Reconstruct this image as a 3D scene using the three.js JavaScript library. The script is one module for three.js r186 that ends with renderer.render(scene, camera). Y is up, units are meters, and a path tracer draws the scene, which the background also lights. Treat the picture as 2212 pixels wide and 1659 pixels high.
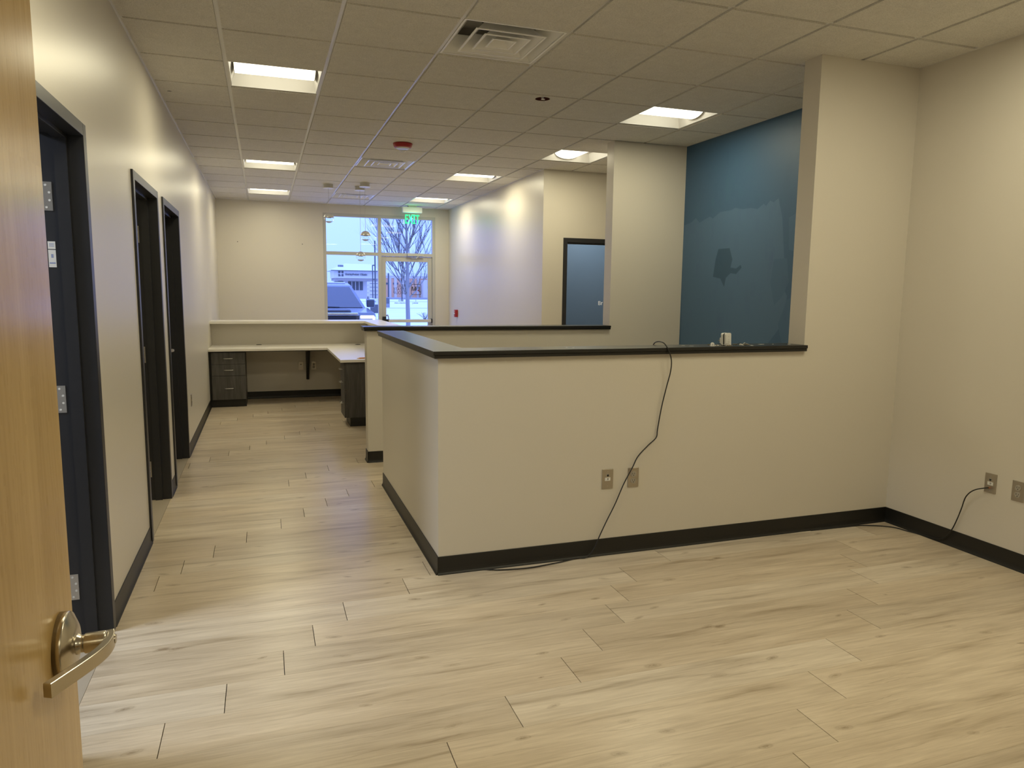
import * as THREE from 'three';
import { mergeGeometries, mergeVertices } from 'three/addons/utils/BufferGeometryUtils.js';
import { RoundedBoxGeometry } from 'three/addons/geometries/RoundedBoxGeometry.js';
import { ConvexGeometry } from 'three/addons/geometries/ConvexGeometry.js';
import { FontLoader } from 'three/addons/loaders/FontLoader.js';
import { RectAreaLightUniformsLib } from 'three/addons/lights/RectAreaLightUniformsLib.js';

// ------------------------------------------------------------------ camera, sky, exposure
RectAreaLightUniformsLib.init();
const scene = new THREE.Scene();
const FOCAL = 1555.229, W = 2212, H = 1659;
const camera = new THREE.PerspectiveCamera(2 * Math.atan(H / 2 / FOCAL) * 180 / Math.PI, W / H, 0.05, 500);
camera.rotation.order = 'YXZ';
camera.position.set(0, 1.5143, 0);
camera.rotation.set(-0.1276, -0.3313, 0.0113);
camera.updateMatrixWorld(true);
const renderer = new THREE.WebGLRenderer({ antialias: true });
renderer.toneMapping = THREE.LinearToneMapping;
renderer.toneMappingExposure = 1.75;
renderer.shadowMap.enabled = true;
const LAMP = new THREE.Color().setRGB(1, 0.91, 0.62);       // warm troffer tubes
const LAMP_POWER = 8.6;
// overcast winter sky: brighter towards the zenith, as an even cloud cover is
{
  const w = 64, h = 64, data = new Float32Array(w * h * 4);
  for (let j = 0; j < h; j++) {
    const el = Math.max(0, Math.sin(((j + 0.5) / h - 0.5) * Math.PI));
    const k = (1 + 1.2 * el) * 0.85;
    for (let i = 0; i < w; i++) data.set([0.375 * k, 0.575 * k, 1.68 * k, 1], (j * w + i) * 4);
  }
  const sky = new THREE.DataTexture(data, w, h, THREE.RGBAFormat, THREE.FloatType);
  sky.mapping = THREE.EquirectangularReflectionMapping; sky.magFilter = THREE.LinearFilter; sky.needsUpdate = true;
  scene.background = sky;
}

// ------------------------------------------------------------------ measured planes (metres; floor at y = 0)
const XL = -0.6832, XR = 3.9368, Z0 = -0.25, Z1 = -3.6459, Z2 = -6.2964, Z3 = -8.0291, ZB = -12.6135, XP = 0.843, X3 = 3.1247, HC = 2.939;
const TILE = 0.6096, GX = -0.1845, GZ = -4.4674, PT = 0.145;
const TF = HC - 0.011;                         // face of the tegular tiles, below the grid
const TOP = HC + 0.3;                         // underside of the roof deck

// ------------------------------------------------------------------ helpers
let seed = 12345;
const rnd = () => { seed = (seed * 1664525 + 1013904223) >>> 0; return seed / 4294967296; };
const rr = (a, b) => a + (b - a) * rnd();
const hash = (x, y, s) => { let h = Math.imul(x | 0, 374761393) ^ Math.imul(y | 0, 668265263) ^ Math.imul(s | 0, 2147483647 ^ 0x5bd1e995); h = Math.imul(h ^ (h >>> 13), 1274126177); return ((h ^ (h >>> 16)) >>> 0) / 4294967296; };
function vnoise(x, y, s) {
  const xi = Math.floor(x), yi = Math.floor(y), fx = x - xi, fy = y - yi, u = fx * fx * (3 - 2 * fx), v = fy * fy * (3 - 2 * fy);
  const a = hash(xi, yi, s), b = hash(xi + 1, yi, s), c = hash(xi, yi + 1, s), d = hash(xi + 1, yi + 1, s);
  return a + (b - a) * u + (c - a) * v + (a - b - c + d) * u * v;
}
const fbm = (x, y, s, n = 4) => { let t = 0, a = 0.5; for (let i = 0; i < n; i++) { t += a * vnoise(x, y, s + i * 17); x *= 2.03; y *= 2.03; a *= 0.5; } return t; };
function dataTex(w, h, fn, srgb = true, rep = true) {
  const d = new Uint8Array(w * h * 4);
  for (let j = 0; j < h; j++) for (let i = 0; i < w; i++) { const c = fn(i, j), k = (j * w + i) * 4; d[k] = c[0]; d[k + 1] = c[1]; d[k + 2] = c[2]; d[k + 3] = 255; }
  const t = new THREE.DataTexture(d, w, h, THREE.RGBAFormat);
  t.magFilter = THREE.LinearFilter; t.minFilter = THREE.LinearMipmapLinearFilter; t.generateMipmaps = true;
  if (rep) t.wrapS = t.wrapT = THREE.RepeatWrapping;
  if (srgb) t.colorSpace = THREE.SRGBColorSpace;
  t.needsUpdate = true; return t;
}
const clamp = (v, a = 0, b = 255) => Math.max(a, Math.min(b, v));
const lin = (r, g, b) => new THREE.Color().setRGB(r, g, b);
const std = (c, rough = 0.6, extra = {}) => new THREE.MeshStandardMaterial({ color: c, roughness: rough, ...extra });
const phy = (c, rough = 0.6, extra = {}) => new THREE.MeshPhysicalMaterial({ color: c, roughness: rough, ...extra });
const taken = {};
function numbered(n) { const k = taken[n] = (taken[n] ?? -1) + 1; return k ? `${n}_${String(k).padStart(3, '0')}` : n; }
function metric(g, s = 1) {                     // uv in metres from the dominant axis of each face
  g = g.index ? g.toNonIndexed() : g; g.computeVertexNormals();
  const p = g.attributes.position, n = g.attributes.normal, uv = new Float32Array(p.count * 2);
  for (let i = 0; i < p.count; i++) {
    const ax = Math.abs(n.getX(i)), ay = Math.abs(n.getY(i)), az = Math.abs(n.getZ(i));
    let u, v; if (ax > ay && ax > az) { u = p.getZ(i); v = p.getY(i); } else if (ay > az) { u = p.getX(i); v = p.getZ(i); } else { u = p.getX(i); v = p.getY(i); }
    uv[i * 2] = u * s; uv[i * 2 + 1] = v * s;
  }
  g.setAttribute('uv', new THREE.BufferAttribute(uv, 2)); return g;
}
const bx = (x0, x1, y0, y1, z0, z1) => metric(new THREE.BoxGeometry(Math.abs(x1 - x0), Math.abs(y1 - y0), Math.abs(z1 - z0)).translate((x0 + x1) / 2, (y0 + y1) / 2, (z0 + z1) / 2));
const rbx = (x0, x1, y0, y1, z0, z1, r = 0.003, seg = 2) => { const g = new RoundedBoxGeometry(Math.abs(x1 - x0), Math.abs(y1 - y0), Math.abs(z1 - z0), seg, r).translate((x0 + x1) / 2, (y0 + y1) / 2, (z0 + z1) / 2); return g.index ? g.toNonIndexed() : g; };
const cyl = (r0, r1, h, n = 24) => new THREE.CylinderGeometry(r0, r1, h, n);
const merge = a => { a = a.map(g => g.index ? g.toNonIndexed() : g); for (const g of a) for (const k of Object.keys(g.attributes)) if (!['position', 'normal', 'uv'].includes(k)) g.deleteAttribute(k); return a.length > 1 ? mergeGeometries(a) : a[0]; };
function mesh(name, geo, mat, parent) {
  const m = new THREE.Mesh(Array.isArray(geo) ? merge(geo) : geo, mat);
  m.name = parent && parent !== scene ? name : numbered(name); m.castShadow = m.receiveShadow = true; (parent || scene).add(m); return m;
}
function group(name, label, category, pos = [0, 0, 0], grp, kind) {
  const g = new THREE.Group(); g.name = numbered(name); g.position.set(...pos); scene.add(g);
  if (label) g.userData.label = label; if (category) g.userData.category = category; if (grp) g.userData.group = grp; if (kind) g.userData.kind = kind; return g;
}
function tag(o, label, category, grp, kind) { if (label) o.userData.label = label; if (category) o.userData.category = category; if (grp) o.userData.group = grp; if (kind) o.userData.kind = kind; return o; }
const struct = (name, geo, mat, label) => tag(mesh(name, geo, mat), label, null, null, 'structure');
const V3 = (x, y, z) => new THREE.Vector3(x, y, z);
const tube = (pts, r, seg = 40, n = 8) => new THREE.TubeGeometry(new THREE.CatmullRomCurve3(pts.map(p => p.isVector3 ? p : V3(...p)), false, 'centripetal'), seg, r, n, false).toNonIndexed();
function bar(a, b, r, n = 6, r2 = r) { const A = V3(...a), B = V3(...b), d = B.clone().sub(A); const g = new THREE.CylinderGeometry(r2, r, d.length(), n).toNonIndexed(); g.applyQuaternion(new THREE.Quaternion().setFromUnitVectors(V3(0, 1, 0), d.normalize())); g.translate((A.x + B.x) / 2, (A.y + B.y) / 2, (A.z + B.z) / 2); return g; }
// pixel of the photograph -> point on a plane it touches
const camM = camera.matrixWorld;
function pix(u, v, axis, value) {
  const d = V3((u - W / 2) / FOCAL, -(v - H / 2) / FOCAL, -1).transformDirection(camM), o = camera.position;
  const t = (value - o[axis]) / d[axis]; return V3(o.x + d.x * t, o.y + d.y * t, o.z + d.z * t);
}
const font = await new FontLoader().loadAsync('fonts/droid/droid_sans_bold.typeface.json');
const fontR = await new FontLoader().loadAsync('fonts/droid/droid_sans_regular.typeface.json');
const serif = await new FontLoader().loadAsync('fonts/droid/droid_serif_bold.typeface.json');
function textGeo(s, size, f = font, depth = 0.001, mirror = false) {
  const g = new THREE.ExtrudeGeometry(f.generateShapes(s, size), { depth, bevelEnabled: false, curveSegments: 4 }).toNonIndexed();
  g.computeBoundingBox(); const b = g.boundingBox; g.translate(-(b.min.x + b.max.x) / 2, 0, 0);
  if (mirror) { g.rotateY(Math.PI); g.translate(0, 0, depth); }
  return g;
}

// ------------------------------------------------------------------ materials
const paintBump = dataTex(256, 256, (i, j) => { const v = 110 + 90 * (vnoise(i / 5, j / 5, 3) - 0.5) + 90 * (hash(i, j, 9) - 0.5); return [v, v, v]; }, false);
paintBump.repeat.set(3, 3);
const M = {};
M.wall = std(lin(0.64, 0.60, 0.53), 0.36, { bumpMap: paintBump, bumpScale: 0.00025 });
M.reception = M.wall;
M.blue = std(lin(0.068, 0.115, 0.185), 0.5, { bumpMap: paintBump, bumpScale: 0.00025 });
M.black = std(lin(0.008, 0.0075, 0.006), 0.45);                         // vinyl base
M.cap = phy(lin(0.012, 0.0115, 0.010), 0.34);
M.frame = phy(lin(0.020, 0.021, 0.026), 0.38);
M.leaf = phy(lin(0.035, 0.024, 0.018), 0.4);
M.deck = std(lin(0.2, 0.2, 0.2), 0.9);
M.sub = std(lin(0.012, 0.010, 0.008), 0.95);
M.tee = std(lin(0.80, 0.80, 0.80), 0.26);
M.white = std(lin(0.80, 0.80, 0.78), 0.4);
M.steel = std(lin(0.56, 0.54, 0.51), 0.32, { metalness: 1 });
M.nickel = std(lin(0.58, 0.53, 0.44), 0.25, { metalness: 1 });
M.register = std(lin(0.90, 0.90, 0.89), 0.3);
M.dark = std(lin(0.012, 0.012, 0.012), 0.6);
M.blackPlastic = std(lin(0.012, 0.012, 0.013), 0.45);
M.plastic = std(lin(0.72, 0.72, 0.70), 0.4);
M.alu = std(lin(0.50, 0.49, 0.46), 0.5);
M.glass = phy(lin(0.93, 0.96, 0.97), 0.0, { transmission: 1, thickness: 0, ior: 1.5, specularIntensity: 0.3 });
M.red = std(lin(0.35, 0.015, 0.02), 0.4);
const tileMap = dataTex(512, 512, (i, j) => {
  const f = hash(i, j, 5), c = vnoise(i / 3, j / 3, 6), b = vnoise(i / 60, j / 60, 7);
  let v = 214 + 26 * (c - 0.5) + 14 * (f - 0.5) + 6 * (b - 0.5); if (hash(i >> 1, j >> 1, 8) > 0.985) v -= 38;
  return [clamp(v + 1), clamp(v - 2), clamp(v - 9)];
});
const tileBump = dataTex(512, 512, (i, j) => { const v = 120 + 120 * (vnoise(i / 3, j / 3, 6) - 0.5) - (hash(i >> 1, j >> 1, 8) > 0.985 ? 60 : 0); return [v, v, v]; }, false);
tileMap.repeat.set(2, 2); tileBump.repeat.set(2, 2);
M.tile = std(0xffffff, 0.95, { map: tileMap, bumpMap: tileBump, bumpScale: 0.0012 });

// vinyl oak planks: eight different boards in one picture, 1.5 m long and 0.2 m wide each
const PLX = 2048, PLY = 256, NV = 8;
const floorMap = (() => {
  const h = PLY * NV, d = new Uint8Array(PLX * h * 4);
  const boards = [];
  for (let b = 0; b < NV; b++) {
    const knots = []; for (let k = 0; k < 2 + (b % 2); k++) knots.push([rr(80, PLX - 80), rr(30, PLY - 30), rr(5, 19), rr(0.3, 0.95), rr(-0.35, 0.35)]);
    const smudges = []; for (let k = 0; k < 5; k++) smudges.push([rr(0, PLX), rr(0, PLY), rr(140, 460), rr(10, 30), rr(0.3, 1)]);
    const cracks = []; for (let k = 0; k < 5; k++) cracks.push([rr(0, PLX), rr(20, PLY - 20), rr(90, 380), rr(0.4, 1), rr(-0.05, 0.05), rr(0, 9)]);
    boards.push({ knots, smudges, cracks, tone: [0.5, -0.9, 0.1, 0.9, -0.5, 0.3, -0.2, 0.7][b], warm: rr(-1, 1) });
  }
  for (let b = 0; b < NV; b++) {
    const B = boards[b];
    for (let j = 0; j < PLY; j++) for (let i = 0; i < PLX; i++) {
      // grain bends round the knots
      let jj = j; for (const [kx, ky, kr] of B.knots) { const dx = (i - kx) / (kr * 6), dy = (j - ky) / (kr * 2.2); jj += (dy > 0 ? 1 : -1) * kr * 0.9 * Math.exp(-(dx * dx) - Math.abs(dy)); }
      const wob = 7 * vnoise(i / 300, jj / 70, 40 + b);
      const fine = vnoise(i / 46, (jj + wob) / 1.6, 60 + b) - 0.5, mid = fbm(i / 240, (jj + wob) / 9, 80 + b, 3) - 0.45, broad = fbm(i / 420, jj / 60, 100 + b, 3) - 0.45;
      let v = 10 * fine + 27 * mid + 31 * broad;
      let dark = 0;
      for (const [sx, sy, w, hh, a] of B.smudges) { let dx = (i - sx) / w, dy = (jj - sy + 12 * Math.sin(i / 130 + sx)) / hh; const q = dx * dx + dy * dy; if (q < 4) dark += a * 25 * Math.exp(-q * 1.6) * (0.55 + 0.9 * vnoise(i / 60, jj / 4, 120 + b)); }
      for (const [kx, ky, kr, a, sl] of B.knots) { const dx = (i - kx) / (kr * 2.1), dy = (j - ky - sl * (i - kx)) / (kr * 0.75); const q = dx * dx + dy * dy; if (q < 6) dark += a * (54 * Math.exp(-q * 1.3) * (0.5 + vnoise(i / 7, j / 3, 130 + b)) + 22 * Math.exp(-Math.abs(Math.sqrt(q) - 1.2) * 6)); }
      for (const [cx, cy, w, a, sl, ph] of B.cracks) { const dx = (i - cx) / w; if (Math.abs(dx) < 1) { const yy = cy + sl * (i - cx) + 5 * Math.sin(i / 55 + ph) + 3 * vnoise(i / 20, 1, 150 + b); const dy = Math.abs(j - yy); if (dy < 14) dark += a * (1 - dx * dx) * (34 * Math.exp(-dy * 0.9) + 10 * Math.exp(-dy * 0.2)) * (0.3 + vnoise(i / 30, cy, 160 + b)); } }
      v += B.tone * 9 - dark * 1.15 + 5 * (hash(i, j, b) - 0.5);
      const k = ((b * PLY + j) * PLX + i) * 4;
      d[k] = clamp(200 + v * 0.98 + B.warm * 1.5); d[k + 1] = clamp(185 + v * 1.02); d[k + 2] = clamp(163 + v * 1.04 - B.warm * 2); d[k + 3] = 255;
    }
  }
  const t = new THREE.DataTexture(d, PLX, h, THREE.RGBAFormat); t.magFilter = THREE.LinearFilter; t.minFilter = THREE.LinearMipmapLinearFilter; t.generateMipmaps = true; t.colorSpace = THREE.SRGBColorSpace; t.needsUpdate = true; return t;
})();
M.floor = phy(0xffffff, 0.31, { map: floorMap });
const maple = dataTex(512, 1024, (i, j) => {
  const w = 20 * vnoise(i / 90, j / 300, 210), f = vnoise((i + w) / 2.2, j / 60, 211) - 0.5, m = fbm((i + w) / 26, j / 420, 212, 3) - 0.45, fl = hash(i >> 1, j >> 3, 213) > 0.93 ? -5 : 0;
  const v = 9 * f + 24 * m + fl; return [clamp(200 + v), clamp(168 + v * 1.05), clamp(112 + v * 1.05)];
});
maple.repeat.set(1.2, 0.6);
M.maple = phy(0xffffff, 0.23, { map: maple });
const lamTex = dataTex(256, 512, (i, j) => { const w = 8 * vnoise(i / 50, j / 160, 310), f = vnoise((i + w) / 1.8, j / 45, 311) - 0.5, m = fbm((i + w) / 14, j / 200, 312, 3) - 0.45; const v = 20 * f + 34 * m; return [clamp(74 + v), clamp(72 + v), clamp(70 + v)]; });
lamTex.repeat.set(2.2, 1.1);
M.laminate = std(0xffffff, 0.5, { map: lamTex });
const topTex = dataTex(512, 256, (i, j) => { const m = fbm(i / 150, j / 9, 410, 3) - 0.45, f = vnoise(i / 30, j / 2, 411) - 0.5; const v = 16 * m + 6 * f; return [clamp(226 + v), clamp(222 + v), clamp(214 + v)]; });
M.quartz = phy(0xffffff, 0.3, { map: topTex });

// ------------------------------------------------------------------ shell: walls with thickness
const doorsL = [[-2.46, -3.475], [-4.615, -5.635], [-5.905, -6.965]];      // outer edges of the three frames in the left wall
const FH = 2.172, FW = 0.051;                                              // frame height, face width
{
  const g = []; let z = Z0; const x0 = XL - 0.142;
  for (const [a, b] of doorsL) { g.push(bx(x0, XL, 0, TOP, a - FW * 0.6, z)); g.push(bx(x0, XL, FH - FW * 0.6, TOP, b + FW * 0.6, a - FW * 0.6)); z = b + FW * 0.6; }
  g.push(bx(x0, XL, 0, TOP, ZB, z));
  struct('wall_left', g, M.wall, 'long greige wall with three dark doorways');
}
const WX0 = 0.972, WX1 = 2.882, WY1 = 2.785;
struct('wall_back', [bx(-3.85, WX0, 0, TOP, ZB - 0.2, ZB), bx(WX1, 5.4, 0, TOP, ZB - 0.2, ZB), bx(WX0, WX1, WY1, TOP, ZB - 0.2, ZB)], M.wall, 'greige end wall around the storefront glazing');
struct('wall_right', [bx(XR, XR + 0.15, 0, TOP, Z1 - PT - 0.03, Z0)], M.wall, 'plain greige side wall with two metal outlet plates');
struct('wall_corridor', [bx(5.2, 5.35, 0, TOP, -8.15, Z2 - PT), bx(XR + 0.15, 5.35, 0, TOP, Z2 - PT, Z2), bx(5.2, 5.35, 0, TOP, ZB, -8.15)], M.wall, 'greige wall of the side passage');
struct('wall_alcove', [bx(X3, X3 + 0.12, 0, TOP, ZB, Z3), bx(X3 + 0.12, 3.386 + 0.03, 0, TOP, Z3 - 0.12, Z3), bx(4.37, 5.35, 0, TOP, Z3 - 0.12, Z3), bx(3.416, 4.37, 2.125, TOP, Z3 - 0.12, Z3)], M.wall, 'greige wall turning a corner beside the far doorway');
struct('wall_front', [bx(XL - 3.2, -0.33, 0, TOP, Z0, Z0 + 0.14), bx(0.71, XR + 0.15, 0, TOP, Z0, Z0 + 0.14), bx(-0.33, 0.71, 2.15, TOP, Z0, Z0 + 0.14)], M.wall, 'greige wall with the doorway the camera stands in');
struct('wall_office', [bx(-3.99, -3.85, 0, TOP, ZB - 0.2, Z0 + 0.14), bx(-3.85, XL - 0.142, 0, TOP, -4.10, -3.98), bx(-3.85, XL - 0.142, 0, TOP, -5.83, -5.71), bx(-3.85, XL - 0.142, 0, TOP, -7.3, -7.2)], M.wall, 'greige partitions of the side offices');
struct('wall_behind', [bx(-1.6, -1.46, 0, TOP, Z0 + 0.14, 2.6), bx(2.5, 2.64, 0, TOP, Z0 + 0.14, 2.6), bx(-1.6, 2.64, 0, TOP, 2.6, 2.74)], M.wall, 'greige walls of the office behind the camera');
// blue accent wall with patches of touch-up paint that dried lighter
{
  const cw = 1024, chh = 1024, c = document.createElement('canvas'); c.width = cw; c.height = chh; const x = c.getContext('2d');
  const za = Z1 - PT - 0.0301, zb = Z2;                      // u: 0 at the far end, 1 at the near end
  x.fillStyle = 'rgb(57,90,122)'; x.fillRect(0, 0, cw, chh);
  const P = (u, v) => { const p = pix(u, v, 'x', XR); return [(p.z - zb) / (za - zb) * cw, (1 - p.y / HC) * chh]; };
  const poly = (pts, col) => { x.fillStyle = col; x.beginPath(); pts.forEach(([u, v], i) => { const q = P(u, v); i ? x.lineTo(...q) : x.moveTo(...q); }); x.closePath(); x.fill(); };
  const light = 'rgb(72,103,134)', pale = 'rgb(65,97,128)';
  poly([[1470, 760], [1476, 488], [1494, 480], [1503, 471], [1511, 481], [1533, 468], [1540, 472], [1556, 458], [1580, 454], [1588, 449], [1605, 452], [1622, 449], [1636, 452], [1650, 440], [1655, 445], [1664, 433], [1671, 437], [1682, 428], [1690, 470], [1694, 560], [1682, 600], [1700, 640], [1690, 700], [1660, 740], [1640, 768]], light);
  poly([[1704, 470], [1722, 460], [1732, 545], [1704, 540]], pale);
  poly([[1680, 700], [1700, 648], [1712, 640], [1716, 740], [1690, 750]], pale);
  poly([[1672, 560], [1700, 558], [1704, 610], [1690, 640], [1672, 660], [1664, 610]], pale);
  poly([[1552, 538], [1576, 536], [1582, 560], [1578, 578], [1590, 580], [1600, 572], [1602, 578], [1590, 592], [1578, 590], [1568, 600], [1564, 620], [1556, 602], [1540, 598], [1546, 560]], 'rgb(48,80,108)');
  for (let k = 0; k < 500; k++) { x.fillStyle = `rgba(${rnd() > 0.5 ? '70,104,136' : '42,72,104'},0.05)`; x.fillRect(rnd() * cw, rnd() * chh, rr(4, 40), rr(6, 60)); }
  const t = new THREE.CanvasTexture(c); t.colorSpace = THREE.SRGBColorSpace;
  const mb = std(0xffffff, 0.5, { map: t });
  const g = new THREE.BoxGeometry(0.15, TOP, za - zb + 0.0).translate(XR + 0.075, TOP / 2, (za + zb) / 2);
  const p = g.attributes.position, uv = g.attributes.uv; for (let i = 0; i < p.count; i++) uv.setXY(i, (p.getZ(i) - zb) / (za - zb), p.getY(i) / HC);
  t.wrapS = t.wrapT = THREE.ClampToEdgeWrapping;
  struct('wall_accent', g, mb, 'deep blue accent wall with uneven patches of lighter touch-up paint');
}
// low partitions with black caps and full-height stubs
function capGeo(poly, y0, y1, bev) {
  const s = new THREE.Shape(poly.map(([a, b]) => new THREE.Vector2(a, -b)));
  return new THREE.ExtrudeGeometry(s, { depth: y1 - y0 - 2 * bev, bevelEnabled: true, bevelSize: bev, bevelThickness: bev, bevelOffset: -bev, bevelSegments: 2 }).rotateX(-Math.PI / 2).translate(0, y0 + bev, 0).toNonIndexed();
}
const zSkew = x => 0.014 * (1 - (x - XP) / (XR - XP));   // the front partition stands a degree out of square
function skew(g) { g = Array.isArray(g) ? merge(g) : g; const p = g.attributes.position; for (let i = 0; i < p.count; i++) p.setZ(i, p.getZ(i) + zSkew(p.getX(i))); g.computeVertexNormals(); return g; }
const P1E = 3.172, P2E = 3.155, P1L = -5.53, COLT = TF - 0.0005;
{
  const w = group('wall_partition', 'low L-shaped greige partition with a full-height end, black cable over its cap', null, [0, 0, 0], null, 'structure');
  mesh('partition_body', skew([bx(XP, P1E, 0, 1.168, Z1 - PT, Z1), bx(XP, XP + PT, 0, 1.168, P1L, Z1 - PT)]), M.wall, w);
  mesh('end_column', skew([bx(P1E, XR, 0, COLT, Z1 - PT, Z1)]), M.wall, w);
  const L = o => [[XP - o, Z1 + o], [P1E + 0.003, Z1 + o], [P1E + 0.003, Z1 + 0.0005], [P1E - 0.0005, Z1 + 0.0005], [P1E - 0.0005, Z1 - PT - o], [XP + PT + o, Z1 - PT - o], [XP + PT + o, P1L - o], [XP - o, P1L - o]];
  const c = mesh('cap', skew(capGeo(L(0.03), 1.1855, 1.206, 0.002)), M.cap, w); tag(c, 'black painted wooden cap');
  mesh('cap_moulding', skew(capGeo(L(0.024), 1.168, 1.1850, 0.002)), M.cap, w);
}
{
  const w = group('wall_partition', 'low greige partition with a black cap between the cubicle and the reception desk', null, [0, 0, 0], null, 'structure');
  mesh('partition_body', [bx(0.833, P2E, 0, 1.163, Z2 - PT, Z2)], M.wall, w);
  mesh('end_column', [bx(P2E, XR, 0, COLT, Z2 - PT, Z2), bx(XR, XR + 0.15, 0, COLT, Z2 - PT, Z2)], M.wall, w);
  const L = o => [[0.833 - o, Z2 + o], [P2E + 0.003, Z2 + o], [P2E + 0.003, Z2 + 0.0005], [P2E - 0.0005, Z2 + 0.0005], [P2E - 0.0005, Z2 - PT - o], [0.833 - o, Z2 - PT - o]];
  mesh('cap', capGeo(L(0.03), 1.1800, 1.200, 0.002), M.cap, w);
  mesh('cap_moulding', capGeo(L(0.024), 1.163, 1.1795, 0.002), M.cap, w);
}
// ------------------------------------------------------------------ floor: one mesh for every plank
{
  const f = group('floor', 'light oak vinyl plank floor with dark butt joints', null, [0, 0, 0], null, 'structure');
  mesh('subfloor', [bx(XL - 0.142, 5.35, -0.15, -0.0105, ZB - 0.2, Z0 + 0.14)], M.sub, f);
  const PW = 0.2048, PL = 1.502, ZR = -1.7955;
  const known = { '-1': 1.622, 0: 1.812, 1: 2.042, 2: 2.317, 3: 2.631, 4: 2.824, 5: 3.037, 6: 3.168, 7: 3.324, 8: 2.151, 9: 0.8, 10: -0.567, 11: -0.464, 12: -0.317, 13: -0.144, 14: 0.062, 15: 0.215, 16: 0.380, 17: 0.552, 18: 0.770, 19: 0.142, 20: 0.282, 21: 0.477, 22: 0.745, 23: -0.649, 24: -0.497, 25: -0.349, 26: -0.171, 27: -0.019, 28: 0.159, 29: 0.317 };
  const k0 = Math.ceil((ZR - Z0) / PW) - 1;
  const order = [0, 3, 5, 1, 7, 2, 6, 4]; let n = 0;
  for (let k = -8; k < 53; k++) {
    let z1 = ZR - k * PW, z0 = z1 - PW; if (z1 > Z0) z1 = Z0; if (z0 < ZB) z0 = ZB; if (z1 - z0 < 0.01) continue;
    const zc = (z0 + z1) / 2, xmax = zc < Z3 ? X3 : zc < Z2 - PT ? 5.2 : XR, xmin = XL;
    const j = known[k] ?? (k < 0 ? 1.622 + 0.21 * (k + 1) : 0.317 + 0.17 * (k - 29));
    let x = j - PL * Math.ceil((j - xmin) / PL);
    for (; x < xmax - 0.02; x += PL) {
      const a = Math.max(x, xmin), b = Math.min(x + PL, xmax); if (b - a < 0.02) continue;
      const v = order[n % NV], fl = hash(k, n, 7) > 0.5, fv = hash(k, n, 8) > 0.5; n += 1 + (hash(k, n, 3) > 0.6 ? 1 : 0);
      const g = new THREE.BoxGeometry(b - a - 0.0030, 0.010, z1 - z0 - 0.0005).translate((a + b) / 2, -0.005, zc);
      const p = g.attributes.position, uv = g.attributes.uv, nn = g.attributes.normal;
      for (let i = 0; i < p.count; i++) {
        let s = (p.getX(i) - x) / PL, q = (p.getZ(i) - (ZR - (k + 1) * PW)) / PW; if (fl) s = 1 - s; if (fv) q = 1 - q;
        uv.setXY(i, clamp(s, 0.002, 0.998), (v + clamp(q, 0.01, 0.99)) / NV);
      }
      mesh('plank', g, M.floor, f);
    }
  }
  struct('floor_office', [bx(-3.99, XL - 0.142, -0.15, 0, ZB - 0.2, Z0 + 0.14)], std(lin(0.42, 0.36, 0.28), 0.5), 'light floor of the side offices');
  struct('floor_threshold', doorsL.map(([a, b]) => bx(XL - 0.142, XL, -0.0105, 0, b + 0.04, a - 0.04)), std(lin(0.42, 0.36, 0.28), 0.4), 'plank strips under the side doorways');
  struct('floor_behind', [bx(-1.6, 2.64, -0.15, 0, Z0 + 0.14, 2.74), bx(-0.33, 0.71, -0.0104, 0, Z0, Z0 + 0.14)], std(lin(0.42, 0.36, 0.28), 0.4), 'light floor of the office behind the camera');
  struct('floor_far', [bx(X3 + 0.12, 5.35, -0.01, 0, ZB, Z3)], std(lin(0.42, 0.36, 0.28), 0.5), 'light floor beyond the far doorway');
}
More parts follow.
